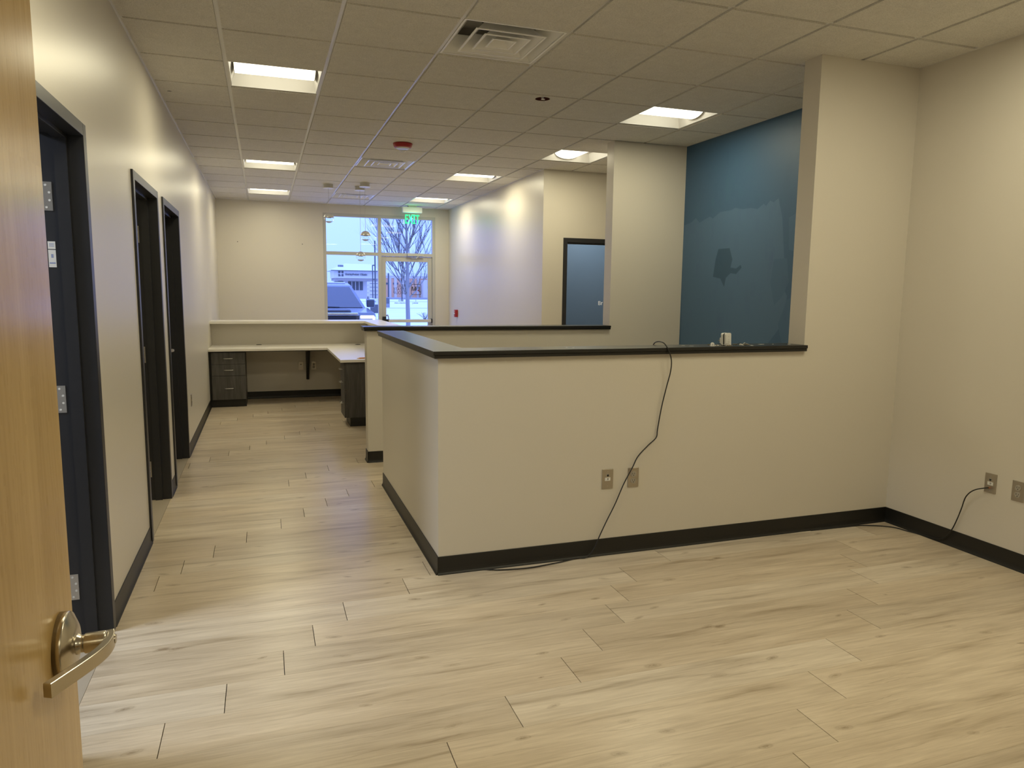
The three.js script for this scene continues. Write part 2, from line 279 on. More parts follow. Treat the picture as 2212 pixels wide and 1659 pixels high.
// ------------------------------------------------------------------ suspended ceiling
const fixtures = [[0, 1, 'x', 0], [0, 7, 'x', 0], [0, 11, 'x', 0], [5, 1, 'x', 1], [5, 4, 'z', 1], [4, 7, 'x', 1], [4, 11, 'x', 1], [0, -4, 'x', 0], [5, -4, 'x', 1], [3, -5, 'x', 1]];
const vents = [[2, -1], [2, 6], [2, 11]];
const cellX = c => GX + c * TILE, cellZ = r => GZ - r * TILE;             // cell (c, r): x from cellX(c), z from cellZ(r) back to cellZ(r + 1)
const SPR = pix(1172, 214, 'y', TF);
{
  const cg = group('ceiling', 'suspended ceiling of textured white square tiles in a metal grid', null, [0, 0, 0], null, 'structure');
  mesh('roof_deck', [bx(-3.99, 5.4, TOP, TOP + 0.12, ZB - 0.2, 2.74)], M.deck, cg);
  const shared = new Map();
  const tileGeo = (w, d) => { const k = w.toFixed(3) + '_' + d.toFixed(3); if (!shared.has(k)) shared.set(k, metric(new THREE.BoxGeometry(w, 0.018, d))); return shared.get(k); };
  const bands = [[Z0, Z2 - PT, XR], [Z2 - PT, Z3, 5.2], [Z3, ZB, X3]];
  const isF = (c, r) => fixtures.some(f => f[0] === c && f[1] === r) || vents.some(f => f[0] === c && f[1] === r);
  const gap = 0.0125;
  for (let r = -7; r <= 13; r++) for (let c = -1; c <= 8; c++) {
    if (isF(c, r)) continue;
    const xa = Math.max(cellX(c), XL), za = Math.min(cellZ(r), Z0), zb = Math.max(cellZ(r + 1), ZB);
    if (za - zb < 0.03) continue;
    const inb = bands.filter(b => b[0] > zb + 0.001 && b[1] < za - 0.001);
    const full = Math.min(...inb.map(b => b[2])) >= cellX(c + 1);
    const pieces = full ? [[xa, cellX(c + 1), za, zb]] : inb.map(b => [xa, Math.min(cellX(c + 1), b[2]), Math.min(za, b[0]), Math.max(zb, b[1])]);
    for (const [x0, x1, z1, z0] of pieces) {
      if (x1 - x0 < 0.04 || z1 - z0 < 0.03) continue;
      const w = x1 - x0 - 2 * gap, d = z1 - z0 - 2 * gap, cx = (x0 + x1) / 2, cz = (z0 + z1) / 2;
      if (SPR.x > x0 && SPR.x < x1 && SPR.z < z1 && SPR.z > z0) {       // the tile with the round hole
        const s = new THREE.Shape([[-w / 2, -d / 2], [w / 2, -d / 2], [w / 2, d / 2], [-w / 2, d / 2]].map(q => new THREE.Vector2(...q)));
        const h = new THREE.Path(); h.absellipse(SPR.x - cx, -(SPR.z - cz), 0.055, 0.055, 0, Math.PI * 2); s.holes.push(h);
        const m = mesh('ceiling_tile', metric(new THREE.ExtrudeGeometry(s, { depth: 0.018, bevelEnabled: false, curveSegments: 20 }).rotateX(-Math.PI / 2).translate(0, -0.009, 0)), M.tile, cg); m.position.set(cx, TF + 0.009, cz); continue;
      }
      const m = mesh('ceiling_tile', tileGeo(w, d), M.tile, cg); m.position.set(cx, TF + 0.009, cz);
    }
  }
  for (let c = 0; c <= 8; c++) { const x = cellX(c); const zA = x < XR ? Z0 : Z2 - PT, zE = x < X3 ? ZB : Z3; mesh('main_tee', [bx(x - 0.012, x + 0.012, HC, HC + 0.003, zE, zA), bx(x - 0.003, x + 0.003, HC + 0.003, HC + 0.035, zE, zA)], M.tee, cg); }
  for (let r = -6; r <= 13; r++) { const z = cellZ(r); const xe = z < Z3 ? X3 : z < Z2 - PT ? 5.2 : XR; mesh('cross_tee', [bx(XL, xe, HC + 0.0005, HC + 0.003, z - 0.012, z + 0.012)], M.tee, cg); }
  mesh('wall_angle', [bx(XL, XL + 0.022, TF + 0.001, HC + 0.012, ZB, Z0)], M.tee, cg);
  mesh('wall_angle', [bx(XL, X3, TF + 0.001, HC + 0.012, ZB, ZB + 0.022)], M.tee, cg);
  mesh('wall_angle', [bx(XR - 0.022, XR, TF + 0.001, HC + 0.012, Z2, Z0)], M.tee, cg);
  mesh('wall_angle', [bx(X3 - 0.022, X3, TF + 0.001, HC + 0.012, ZB, Z3)], M.tee, cg);
  mesh('office_ceiling', [bx(-3.85, XL - 0.142, HC - 0.3, HC - 0.28, ZB, Z0), bx(-1.46, 2.5, HC - 0.2, HC - 0.18, Z0 + 0.14, 2.6), bx(X3 + 0.12, 5.2, HC - 0.1, HC - 0.08, ZB, Z3 - 0.12)], M.white, cg);
}
// recessed troffers with a curved basket
M.basket = std(lin(0.85, 0.83, 0.78), 0.6, { emissive: LAMP.clone().lerp(lin(1, 1, 1), 0.25), emissiveIntensity: 2.2 });
M.pan = std(lin(0.86, 0.85, 0.82), 0.5);
function troffer(cx, cz, turn, label, grp, y = HC, col = LAMP, pow = LAMP_POWER) {
  const t = group('ceiling_light', label, 'ceiling light', [cx, y, cz], grp); t.rotation.y = turn;
  const a = 0.286, b = 0.262, h = 0.085;
  const q = (p) => { const g = new THREE.BufferGeometry(); const v = []; for (const i of [0, 1, 2, 0, 2, 3]) v.push(...p[i]); g.setAttribute('position', new THREE.Float32BufferAttribute(v, 3)); g.setAttribute('uv', new THREE.Float32BufferAttribute(new Float32Array(12), 2)); g.computeVertexNormals(); return g; };
  const lo = [[-a, 0, -a], [a, 0, -a], [a, 0, a], [-a, 0, a]], hi = [[-b, h, -b], [b, h, -b], [b, h, b], [-b, h, b]];
  const gs = [bx(-b, b, h, h + 0.002, -b, b)]; for (let i = 0; i < 4; i++) { const j = (i + 1) % 4; gs.push(q([lo[i], lo[j], hi[j], hi[i]])); }
  mesh('housing', gs, M.pan, t);
  const e = 0.2935;
  mesh('trim_frame', [bx(-e, e, -0.004, 0.004, -e, -a), bx(-e, e, -0.004, 0.004, a, e), bx(-e, -a, -0.004, 0.004, -a, a), bx(a, e, -0.004, 0.004, -a, a)], M.white, t);
  // basket: a shallow trough bulging downwards, along local x
  const n = 16, L = 0.258, s = new THREE.Shape(); const W2 = 0.14, yT = 0.082, yB = 0.018;
  for (let i = 0; i <= n; i++) { const k = -1 + 2 * i / n; const px = k * W2, py = yT - (yT - yB) * Math.sqrt(Math.max(0, 1 - k * k * 0.98)); i ? s.lineTo(px, py) : s.moveTo(px, py); }
  s.lineTo(W2, yT); s.lineTo(-W2, yT);
  mesh('basket', new THREE.ExtrudeGeometry(s, { depth: 2 * L, bevelEnabled: false }).rotateY(Math.PI / 2).translate(-L, 0, 0).toNonIndexed(), M.basket, t);
  for (const sg of [-1, 1]) { const e2 = s.clone(); mesh('basket_end', new THREE.ExtrudeGeometry(e2, { depth: 0.004, bevelEnabled: false }).rotateY(Math.PI / 2).translate(sg * (L + 0.003) - 0.002, -0.002, 0).toNonIndexed(), M.alu, t); }
  const light = new THREE.RectAreaLight(col, pow, 0.55, 0.55); light.position.set(0, -0.012, 0); light.rotation.x = -Math.PI / 2; light.name = 'troffer_light'; t.add(light);
  return t;
}
const LBL = ['square troffer light on the left-hand ceiling row nearer the first side doorway', 'square troffer light midway along the row above the desk', 'square troffer light closest to the end wall above the left of the desk', 'square troffer light over the blue accent wall cubicle', 'square troffer light with its basket turned crosswise, over the passage', 'square troffer light beside the far greige corner wall', 'square troffer light next to the green exit sign', 'square troffer light beside the open wooden door', 'square troffer light near the bare greige side wall', 'square troffer light over the open floor before the low partition'];
fixtures.forEach(([c, r, ax], i) => troffer(cellX(c) + TILE / 2, cellZ(r) - TILE / 2, ax === 'z' ? Math.PI / 2 : 0, LBL[i], 'square troffer lights in the ceiling grid'));
troffer(-2.2, -2.9, 0, 'troffer light inside the first side office', 'lights in side offices', HC - 0.3, lin(0.78, 0.90, 1.12), 34);
troffer(-2.2, -4.9, 0, 'troffer light inside the second side office', 'lights in side offices', HC - 0.3);
troffer(4.2, -8.75, 0, 'troffer light inside the blue room beyond the far doorway', 'lights in side offices', HC - 0.1, lin(1, 0.96, 0.86), 17);
troffer(0.4, 1.4, 0, 'troffer light in the office behind the open wooden door', 'lights in side offices', HC - 0.2);
// supply diffusers: nested square cones
function diffuser(c, r, label) {
  const t = group('air_diffuser', label, 'air vent', [cellX(c) + TILE / 2, HC, cellZ(r) - TILE / 2], 'square air diffusers');
  const ring = (a, b, y0, y1, th = 0.002) => {      // sloped square ring from half-size a at y0 to b at y1, with thickness
    const gs = []; const lo = [[-a, y0, -a], [a, y0, -a], [a, y0, a], [-a, y0, a]], hi = [[-b, y1, -b], [b, y1, -b], [b, y1, b], [-b, y1, b]];
    for (let i = 0; i < 4; i++) { const j = (i + 1) % 4; const v = []; for (const p of [lo[i], lo[j], hi[j], lo[i], hi[j], hi[i]]) v.push(...p); const o = []; for (const p of [lo[i], hi[j], lo[j], lo[i], hi[i], hi[j]]) o.push(p[0], p[1] + th, p[2]); const g = new THREE.BufferGeometry(); g.setAttribute('position', new THREE.Float32BufferAttribute([...v, ...o], 3)); g.setAttribute('uv', new THREE.Float32BufferAttribute(new Float32Array(24), 2)); g.computeVertexNormals(); gs.push(g); }
    return merge(gs);
  };
  const lip = (a, w, y) => [bx(-a, a, y, y + 0.004, -a, -a + w), bx(-a, a, y, y + 0.004, a - w, a), bx(-a, -a + w, y, y + 0.004, -a + w, a - w), bx(a - w, a, y, y + 0.004, -a + w, a - w)];
  const wm = M.register; mesh('outer_frame', [...lip(0.292, 0.012, -0.004), ring(0.281, 0.205, 0, 0.085)], wm, t);
  mesh('cone', [...lip(0.205, 0.012, -0.012), ring(0.194, 0.118, -0.010, 0.070)], wm, t);
  mesh('cone', [...lip(0.136, 0.011, -0.012), ring(0.126, 0.062, -0.010, 0.055)], wm, t);
  mesh('cone', [...lip(0.072, 0.009, -0.012), ring(0.064, 0.03, -0.010, 0.020), bx(-0.03, 0.03, 0.02, 0.022, -0.03, 0.03)], wm, t);
  mesh('plenum_box', [bx(-0.24, 0.24, 0.135, 0.139, -0.24, 0.24), bx(-0.24, -0.236, 0.07, 0.135, -0.24, 0.24), bx(0.236, 0.24, 0.07, 0.135, -0.24, 0.24), bx(-0.236, 0.236, 0.07, 0.135, -0.24, -0.236), bx(-0.236, 0.236, 0.07, 0.135, 0.236, 0.24)], M.alu, t);
  mesh('duct_neck', cyl(0.125, 0.125, 0.006, 32).translate(0, 0.131, 0).toNonIndexed(), M.dark, t);
}
diffuser(2, -1, 'large square air diffuser with open cones above the cubicle corner');
diffuser(2, 6, 'square air diffuser just beyond the red ceiling strobe');
diffuser(2, 11, 'square air diffuser in front of the storefront window');

// ------------------------------------------------------------------ door frames

function hmFrame(g, z0, z1, xFace, xBack, sgn = 1) {       // in a wall parallel to z; z0 > z1; opening runs between the jambs
  const px = 0.012;
  const jamb = (za, zb, dir) => {           // za outer edge, zb inner edge of the face
    const zs = dir * 0.016;
    return [rbx(xBack - px, xFace + px, 0, FH, Math.min(za, zb - dir * 0.0), Math.max(za, zb), 0.002, 1), bx(xBack + 0.048, xFace - 0.048, 0, FH - FW, Math.min(zb, zb + zs), Math.max(zb, zb + zs))];
  };
  const zi0 = z0 - FW, zi1 = z1 + FW;
  mesh('jamb', jamb(z0, zi0, -1), M.frame, g); mesh('jamb', jamb(z1, zi1, 1), M.frame, g);
  mesh('head', [rbx(xBack - px, xFace + px, FH - FW, FH, zi1, zi0, 0.002, 1), bx(xBack + 0.048, xFace - 0.048, FH - FW - 0.016, FH - FW, zi1 + 0.016, zi0 - 0.016)], M.frame, g);
}
function hinge(g, x, y, z, dir, w = 0.034) {   // leaf on the jamb face; dir is the way the face looks
  const t = mesh('hinge', [bx(x, x + w, y - 0.057, y + 0.057, z, z + dir * 0.0025)], M.steel, g);
  for (const [dx, dy] of [[0.012, 0.044], [0.024, 0.015], [0.024, -0.016], [0.012, -0.044]]) mesh('screw', cyl(0.0045, 0.0045, 0.0015, 12).rotateX(Math.PI / 2).translate(x + dx, y + dy, z + dir * 0.0032).toNonIndexed(), M.plastic, t);
}
const xb = XL - 0.142;
{
  const g = group('door_1', 'open doorway in a black steel frame, hinges and a white sticker on its far jamb', null, [0, 0, 0], null, 'structure'); const [a, b] = doorsL[0]; hmFrame(g, a, b, XL, xb);
  const zj = b + FW; for (const y of [1.875, 1.047, 0.226]) hinge(g, xb - 0.004, y, zj, 1);
  const s = mesh('sticker', [bx(xb + 0.002, xb + 0.029, 1.665, 1.696, zj, zj + 0.0012), bx(xb + 0.002, xb + 0.029, 1.592, 1.662, zj, zj + 0.0012)], M.plastic, g); tag(s, 'white rating label');
  mesh('sticker_print', [bx(xb + 0.007, xb + 0.024, 1.676, 1.679, zj + 0.0012, zj + 0.0015), bx(xb + 0.007, xb + 0.024, 1.684, 1.687, zj + 0.0012, zj + 0.0015), bx(xb + 0.012, xb + 0.020, 1.63, 1.645, zj + 0.0012, zj + 0.0015), bx(xb + 0.005, xb + 0.026, 1.606, 1.612, zj + 0.0012, zj + 0.0015)], std(lin(0.25, 0.3, 0.5), 0.6), s);
  mesh('leaf', [rbx(xb - 0.93, xb - 0.012, 0.01, 2.115, zj - 0.046, zj - 0.002, 0.002, 1)], M.leaf, g);
}
{
  const g = group('door_2', 'open doorway in a black steel frame beside a narrow strip of wall', null, [0, 0, 0], null, 'structure'); const [a, b] = doorsL[1]; hmFrame(g, a, b, XL, xb);
  const zj = b + FW; for (const y of [1.875, 1.047, 0.226]) hinge(g, xb - 0.004, y, zj, 1);
  mesh('leaf', [rbx(xb - 0.93, xb - 0.012, 0.01, 2.115, zj - 0.046, zj - 0.002, 0.002, 1)], M.leaf, g);
}
function lever(parent, mat) {                // local: door face in the plane x = 0, lever pointing to +z, outwards is +x
  const L = new THREE.Group(); L.name = 'lever_set'; parent.add(L);
  const lath = pts => new THREE.LatheGeometry(pts.map(p => new THREE.Vector2(...p)), 40).rotateZ(-Math.PI / 2).toNonIndexed();
  mesh('rose', lath([[0.0001, 0], [0.0445, 0], [0.0445, 0.009], [0.0435, 0.011], [0.030, 0.018], [0.020, 0.020], [0.0001, 0.020]]), mat, L);
  mesh('neck', lath([[0.0135, 0.018], [0.0135, 0.022], [0.0115, 0.024], [0.0115, 0.028], [0.0135, 0.030], [0.0135, 0.052], [0.0115, 0.056], [0.0001, 0.056]]), mat, L);
  const cl = [[0.056, -0.013], [0.0585, -0.002], [0.0585, 0.014], [0.0555, 0.032], [0.048, 0.052], [0.037, 0.074], [0.025, 0.096], [0.014, 0.116]];
  const curve = new THREE.CatmullRomCurve3(cl.map(([x, z]) => V3(x, 0, z))), N = 28, a = [], b = [];
  for (let i = 0; i <= N; i++) { const p = curve.getPoint(i / N), t = curve.getTangent(i / N), w = 0.0042; a.push(new THREE.Vector2(p.x + t.z * w, p.z - t.x * w)); b.push(new THREE.Vector2(p.x - t.z * w, p.z + t.x * w)); }
  const s = new THREE.Shape([...a, ...b.reverse()]);
  mesh('handle', new THREE.ExtrudeGeometry(s, { depth: 0.016, bevelEnabled: true, bevelSize: 0.0012, bevelThickness: 0.0012, bevelSegments: 2 }).rotateX(Math.PI / 2).translate(0, 0.008, 0).toNonIndexed(), mat, L);
  mesh('lock_button', cyl(0.006, 0.006, 0.005, 16).rotateZ(Math.PI / 2).translate(0.0625, 0, -0.002).toNonIndexed(), mat, L);
  return L;
}
{
  const g = group('door_3', 'closed dark door with a lever handle in a black steel frame next to the desk', null, [0, 0, 0], null, 'structure'); const [a, b] = doorsL[2]; hmFrame(g, a, b, XL, xb);
  mesh('leaf', [rbx(xb + 0.001, xb + 0.046, 0.01, 2.115, b + FW + 0.003, a - FW - 0.003, 0.002, 1)], M.leaf, g);
  const l = lever(g, M.steel); l.position.set(xb + 0.046, 1.0, b + FW + 0.38);
}
{
  const g = group('door_6', 'dark framed doorway showing a blue wall with a white letter mark', null, [0, 0, 0], null, 'structure');
  const x0 = 3.386, x1 = 4.40, zf = Z3 + 0.012, zb = Z3 - 0.132, h = 2.155;
  mesh('jamb', [rbx(x0, x0 + FW, 0, h, zb, zf, 0.002, 1), bx(x0 + FW, x0 + FW + 0.016, 0, h - FW, zb + 0.05, zf - 0.05)], M.frame, g);
  mesh('jamb', [rbx(x1 - FW, x1, 0, h, zb, zf, 0.002, 1), bx(x1 - FW - 0.016, x1 - FW, 0, h - FW, zb + 0.05, zf - 0.05)], M.frame, g);
  mesh('head', [rbx(x0 + FW, x1 - FW, h - FW, h, zb, zf, 0.002, 1), bx(x0 + FW, x1 - FW, h - FW - 0.016, h - FW, zb + 0.05, zf - 0.05)], M.frame, g);
  struct('wall_far_blue', [bx(X3 + 0.12, 5.2, 0, HC - 0.1, -9.5, -9.38)], M.blue, 'blue wall seen through the far doorway');
  const t = mesh('wall_lettering', textGeo('Br', 0.055, fontR, 0.002), M.white); const p = pix(1297, 659, 'z', -9.378); t.position.set(p.x, p.y, -9.379); tag(t, 'small white letters on the blue wall beyond the far doorway', 'lettering');
}
// the open wooden door beside the camera
{
  const DF = -0.268, DE = -1.112;
  const g = group('door_4', 'open maple door with a satin nickel lever, beside the camera', null, [DF, 0, DE], null, 'structure');
  const lg = new RoundedBoxGeometry(0.045, 2.11, 0.914, 2, 0.002).toNonIndexed(); lg.translate(-0.0225, 1.065, 0.457); 
  const p = lg.attributes.position, uv = lg.attributes.uv; for (let i = 0; i < p.count; i++) uv.setXY(i, p.getZ(i) + p.getX(i), p.getY(i));
  mesh('leaf', lg, M.maple, g);
  const l = lever(g, M.nickel); l.position.set(0, 1.043, 0.070);
  const l2 = lever(g, M.nickel); l2.position.set(-0.045, 1.043, 0.070); l2.scale.x = -1;
  const d5 = group('door_5', 'black steel frame of the doorway behind the camera', null, [0, 0, 0], null, 'structure');
  mesh('jamb', [rbx(-0.33, -0.279, 0, 2.15, Z0 - 0.012, Z0 + 0.152, 0.002, 1)], M.frame, d5); mesh('jamb', [rbx(0.659, 0.71, 0, 2.15, Z0 - 0.012, Z0 + 0.152, 0.002, 1)], M.frame, d5); mesh('head', [rbx(-0.279, 0.659, 2.127, 2.15, Z0 - 0.012, Z0 + 0.152, 0.002, 1)], M.frame, d5);
}
// ------------------------------------------------------------------ vinyl cove base
const baseProfile = [[0, 0], [0.0145, 0], [0.0135, 0.004], [0.008, 0.012], [0.0055, 0.022], [0.0045, 0.035], [0.0045, 0.0985], [0.0035, 0.1], [0, 0.1]];
function baseRun(ax, ay, bx_, by, nx, nz, e0 = 0, e1 = 0) {        // from (ax, az) to (bx, bz), outward normal (nx, nz); e0/e1 lengthen the ends
  let dx = bx_ - ax, dz = by - ay; const l = Math.hypot(dx, dz); dx /= l; dz /= l;
  const s = new THREE.Shape(baseProfile.map(p => new THREE.Vector2(...p)));
  const g = new THREE.ExtrudeGeometry(s, { depth: l + e0 + e1, bevelEnabled: false });
  const m = new THREE.Matrix4().makeBasis(V3(nx, 0, nz), V3(0, 1, 0), V3(dx, 0, dz)); m.setPosition(ax - dx * e0, 0, ay - dz * e0);
  g.applyMatrix4(m); const n = g.toNonIndexed(); if (m.determinant() < 0) { const p = n.attributes.position.array; for (let i = 0; i < p.length; i += 9) for (let k = 0; k < 3; k++) { const t = p[i + 3 + k]; p[i + 3 + k] = p[i + 6 + k]; p[i + 6 + k] = t; } }
  n.computeVertexNormals(); return n;
}
{
  const z = [Z0]; for (const [a, b] of doorsL) z.push(a, b); z.push(-9.86);
  const g = []; for (let i = 0; i < z.length; i += 2) g.push(baseRun(XL, z[i], XL, z[i + 1], 1, 0));
  struct('baseboard_left', g, M.black, 'black vinyl cove base along the wall of doorways');
  struct('baseboard_partition', skew([baseRun(XP, Z1, XR - 0.004, Z1, 0, 1, 0.0045, 0), baseRun(XP, P1L, XP, Z1, -1, 0, 0.0045, 0.0045), baseRun(XP, P1L, XP + PT, P1L, 0, -1)]), M.black, 'black vinyl cove base round the low partition');
  struct('baseboard_right', [baseRun(XR, Z0, XR, Z1, -1, 0)], M.black, 'black vinyl cove base along the bare side wall');
  struct('baseboard_cubicle', [baseRun(0.833, Z2, XR, Z2, 0, 1, 0.0045, 0), baseRun(0.833, Z2 - PT, 0.833, Z2, -1, 0, 0, 0.0045), baseRun(XR, Z1 - PT, XR, Z2, -1, 0)], M.black, 'black vinyl cove base inside the cubicle');
  struct('baseboard_back', [baseRun(XL, ZB, WX0, ZB, 0, 1), baseRun(WX1, ZB, X3, ZB, 0, 1), baseRun(X3, ZB, X3, Z3, -1, 0), baseRun(X3, Z3, 3.386, Z3, 0, 1)], M.black, 'black vinyl cove base along the end wall');
  struct('baseboard_desk', [baseRun(-0.25, -10.5, 1.40, -10.5, 0, 1)], M.black, 'black vinyl cove base in the knee space under the desk');
}
// ------------------------------------------------------------------ reception desk
const DH = 0.752, PZ = -10.5, PX = 1.40, RZ = -8.02;
{
  const w = group('wall_reception', 'low greige reception wall topped by a white transaction ledge', null, [0, 0, 0], null, 'structure');
  mesh('partition_body', [bx(XL, PX + 0.12, 0, 1.047, PZ - 0.12, PZ), bx(PX, PX + 0.12, 0, 1.047, PZ, Z2 - PT - 0.03)], M.reception, w);
  const poly = [[XL, -10.28], [1.335, -10.28], [1.335, Z2 - PT - 0.032], [1.62, Z2 - PT - 0.032], [1.62, -10.75], [XL, -10.75]].reverse();
  tag(mesh('transaction_ledge', metric(capGeo(poly, 1.048, 1.081, 0.002), 1), M.quartz, w), 'white speckled ledge');
}
{
  const poly = [[XL + 0.001, PZ + 0.001], [PX - 0.001, PZ + 0.001], [PX - 0.001, RZ], [0.772, RZ], [0.772, -9.76], [XL + 0.001, -9.76]];
  const t = group('work_counter', 'white L-shaped work surface of the reception desk', 'counter', [0, 0, 0]);
  mesh('work_surface', metric(capGeo(poly, 0.722, DH, 0.002)), M.quartz, t);
  mesh('build_up_strip', [bx(XL + 0.002, 0.79, 0.712, 0.7215, -9.80, -9.782)], M.dark, t);
  const gr = (u, v, s) => { const p = pix(u, v, 'y', DH); const q = mesh('cable_grommet', [cyl(0.038, 0.038, 0.003, 28).translate(0, 0.0015, 0).toNonIndexed(), cyl(0.028, 0.03, 0.003, 28).translate(0, 0.004, 0).toNonIndexed()], M.blackPlastic); q.position.set(p.x, DH, Math.max(p.z, PZ + 0.05)); tag(q, s, 'grommet', 'desk grommets'); };
  gr(559.4, 744.5, 'round black cable grommet in the desk above the drawers'); gr(773, 744.4, 'round black cable grommet in the desk corner near the side ledge');
}
function handleGeo(w) { const h = w / 2; return merge([tube([[-h, 0, 0.001], [-h, 0, 0.022], [-h + 0.006, 0, 0.028], [h - 0.006, 0, 0.028], [h, 0, 0.022], [h, 0, 0.001]], 0.0042, 36, 8)]); }
function cabinet(label, pos, turn, w, d, fill) {       // local: front looks to +z at z = 0, width along x from 0 to w
  const t = group('drawer_cabinet', label, 'cabinet', pos, 'drawer cabinets under the desk'); t.rotation.y = turn;
  mesh('carcass', [bx(0, w, 0.1, 0.712, -d, -0.02)], M.laminate, t);
  mesh('toe_kick', [bx(0.0, w, 0, 0.1, -d, -0.065), rbx(0.0, w, 0.0, 0.098, -0.066, -0.058, 0.002, 1)], M.black, t);
  if (fill) mesh('filler', [bx(-fill, 0, 0.1, 0.712, -0.06, -0.03), bx(-fill, 0, 0, 0.1, -0.066, -0.058)], M.dark, t);
  for (const [y0, y1, hy] of [[0.556, 0.706, 0.629], [0.409, 0.5535, 0.482], [0.101, 0.4045, 0.247]]) {
    const dr = mesh('drawer', [rbx(0.002, w - 0.002, y0, y1, -0.0195, 0, 0.0015, 1)].map(g => metric(g)), M.laminate, t);
    const h = mesh('handle', handleGeo(0.105), M.steel, dr); h.position.set(w / 2, hy, 0);
  }
  return t;
}
cabinet('grey wood-look three-drawer cabinet against the wall of doorways', [-0.655, 0, -9.80], 0, 0.405, 0.68, 0.027);
cabinet('grey wood-look three-drawer cabinet with its end panel beside the partition', [0.813, 0, -8.06 - 0.40], -Math.PI / 2, 0.40, 0.57, 0);
{
  const t = group('desk_bracket', 'black steel bracket propping the white work surface', 'bracket', [0.555, 0, PZ]);
  mesh('wall_leg', [bx(-0.02, 0.02, 0.255, 0.71, 0.0, 0.006)], M.dark, t);
  mesh('top_arm', [bx(-0.02, 0.02, 0.712, 0.7215, 0.0, 0.45)], M.dark, t);
  const s = new THREE.Shape([[0.006, 0.255], [0.03, 0.255], [0.44, 0.69], [0.44, 0.712], [0.006, 0.712]].map(p => new THREE.Vector2(...p)));
  mesh('web_plate', new THREE.ExtrudeGeometry(s, { depth: 0.034, bevelEnabled: false }).rotateY(-Math.PI / 2).translate(0.017, 0, 0).toNonIndexed(), M.dark, t);
}
{
  const p = pix(779, 773.5, 'y', DH + 0.006), t = group('utility_marker', 'small orange pen-like stick lying on the white work surface', 'marker', [p.x + 0.04, DH + 0.007, p.z]); t.rotation.y = 0.25;
  mesh('barrel', bar([-0.06, 0, 0], [0.08, 0, 0], 0.007, 12), std(lin(0.75, 0.30, 0.08), 0.5), t); mesh('tip', bar([-0.085, -0.002, 0], [-0.06, 0, 0], 0.003, 12, 0.0065), std(lin(0.8, 0.6, 0.4), 0.5), t);
}

// ------------------------------------------------------------------ outlets and data plates (local: face looks to +z)
M.plate = std(lin(0.50, 0.46, 0.40), 0.38, { metalness: 1 });
M.recept = std(lin(0.36, 0.33, 0.28), 0.5);
function plate(name, label, cat, pos, turn, kind, grp, mat = M.plate) {
  const t = group(name, label, cat, pos, grp); t.rotation.y = turn;
  mesh('cover_plate', rbx(-0.035, 0.035, -0.0572, 0.0572, 0, 0.0055, 0.002, 2), mat, t);
  if (kind === 'power') {
    for (const y of [0.0195, -0.0195]) {
      const r = mesh('receptacle', [cyl(0.0165, 0.0165, 0.003, 24).rotateX(Math.PI / 2).translate(0, y, 0.0062).toNonIndexed()], M.recept, t);
      mesh('slot', [bx(-0.0075, -0.0050, y - 0.001, y + 0.0075, 0.0070, 0.0080), bx(0.0050, 0.0075, y - 0.001, y + 0.0075, 0.0070, 0.0080), cyl(0.003, 0.003, 0.001, 10).rotateX(Math.PI / 2).translate(0, y - 0.0075, 0.0076).toNonIndexed()], M.dark, r);
    }
    mesh('screw', cyl(0.003, 0.003, 0.001, 12).rotateX(Math.PI / 2).translate(0, 0, 0.006).toNonIndexed(), M.steel, t);
  } else {
    mesh('jack', [bx(-0.008, 0.008, 0.014, 0.030, 0.0055, 0.0075)], M.recept, t); mesh('jack_port', [bx(-0.0055, 0.0055, 0.016, 0.0255, 0.0075, 0.0079), bx(-0.0025, 0.0025, 0.0135, 0.016, 0.0075, 0.0079)], M.dark, t);
    mesh('label_tag', [bx(-0.017, 0.017, -0.011, 0.008, 0.0055, 0.0061)], M.plastic, t); mesh('tag_print', textGeo('D', 0.010, font, 0.0003).translate(0.002, -0.006, 0.0061), M.dark, t);
    for (const y of [0.042, -0.042]) mesh('screw', cyl(0.003, 0.003, 0.001, 12).rotateX(Math.PI / 2).translate(0, y, 0.006).toNonIndexed(), M.steel, t);
    if (kind === 'coax') mesh('coax_jack', [cyl(0.0048, 0.0048, 0.012, 14).rotateX(Math.PI / 2).translate(0, -0.026, 0.011).toNonIndexed()], std(lin(0.45, 0.2, 0.1), 0.4, { metalness: 0.6 }), t);
  }
  return t;
}
plate('data_plate', 'metal data jack plate with a white tag on the low partition', 'wall plate', [1.836, 0.4545, Z1 + zSkew(1.836)], 0, 'data', 'metal wall plates');
plate('power_outlet', 'metal power outlet on the low partition, behind the hanging black cable', 'outlet', [2.002, 0.4515, Z1 + zSkew(2.002)], 0, 'power', 'metal wall plates');
plate('data_plate', 'metal data plate with a black cable plugged in, on the bare side wall', 'wall plate', [XR, 0.449, -2.930], -Math.PI / 2, 'coax', 'metal wall plates');
plate('power_outlet', 'metal power outlet on the bare side wall', 'outlet', [XR, 0.4445, -2.768], -Math.PI / 2, 'power', 'metal wall plates');
plate('power_outlet', 'metal power outlet on the wall between the closed door and the desk', 'outlet', [XL, 0.456, -7.40], Math.PI / 2, 'power', 'metal wall plates');
plate('data_plate', 'metal data plate in the knee space left of the black bracket', 'wall plate', [0.467, 0.445, PZ], 0, 'data', 'metal wall plates');
plate('power_outlet', 'metal power outlet in the knee space right of the black bracket', 'outlet', [0.640, 0.445, PZ], 0, 'power', 'metal wall plates');

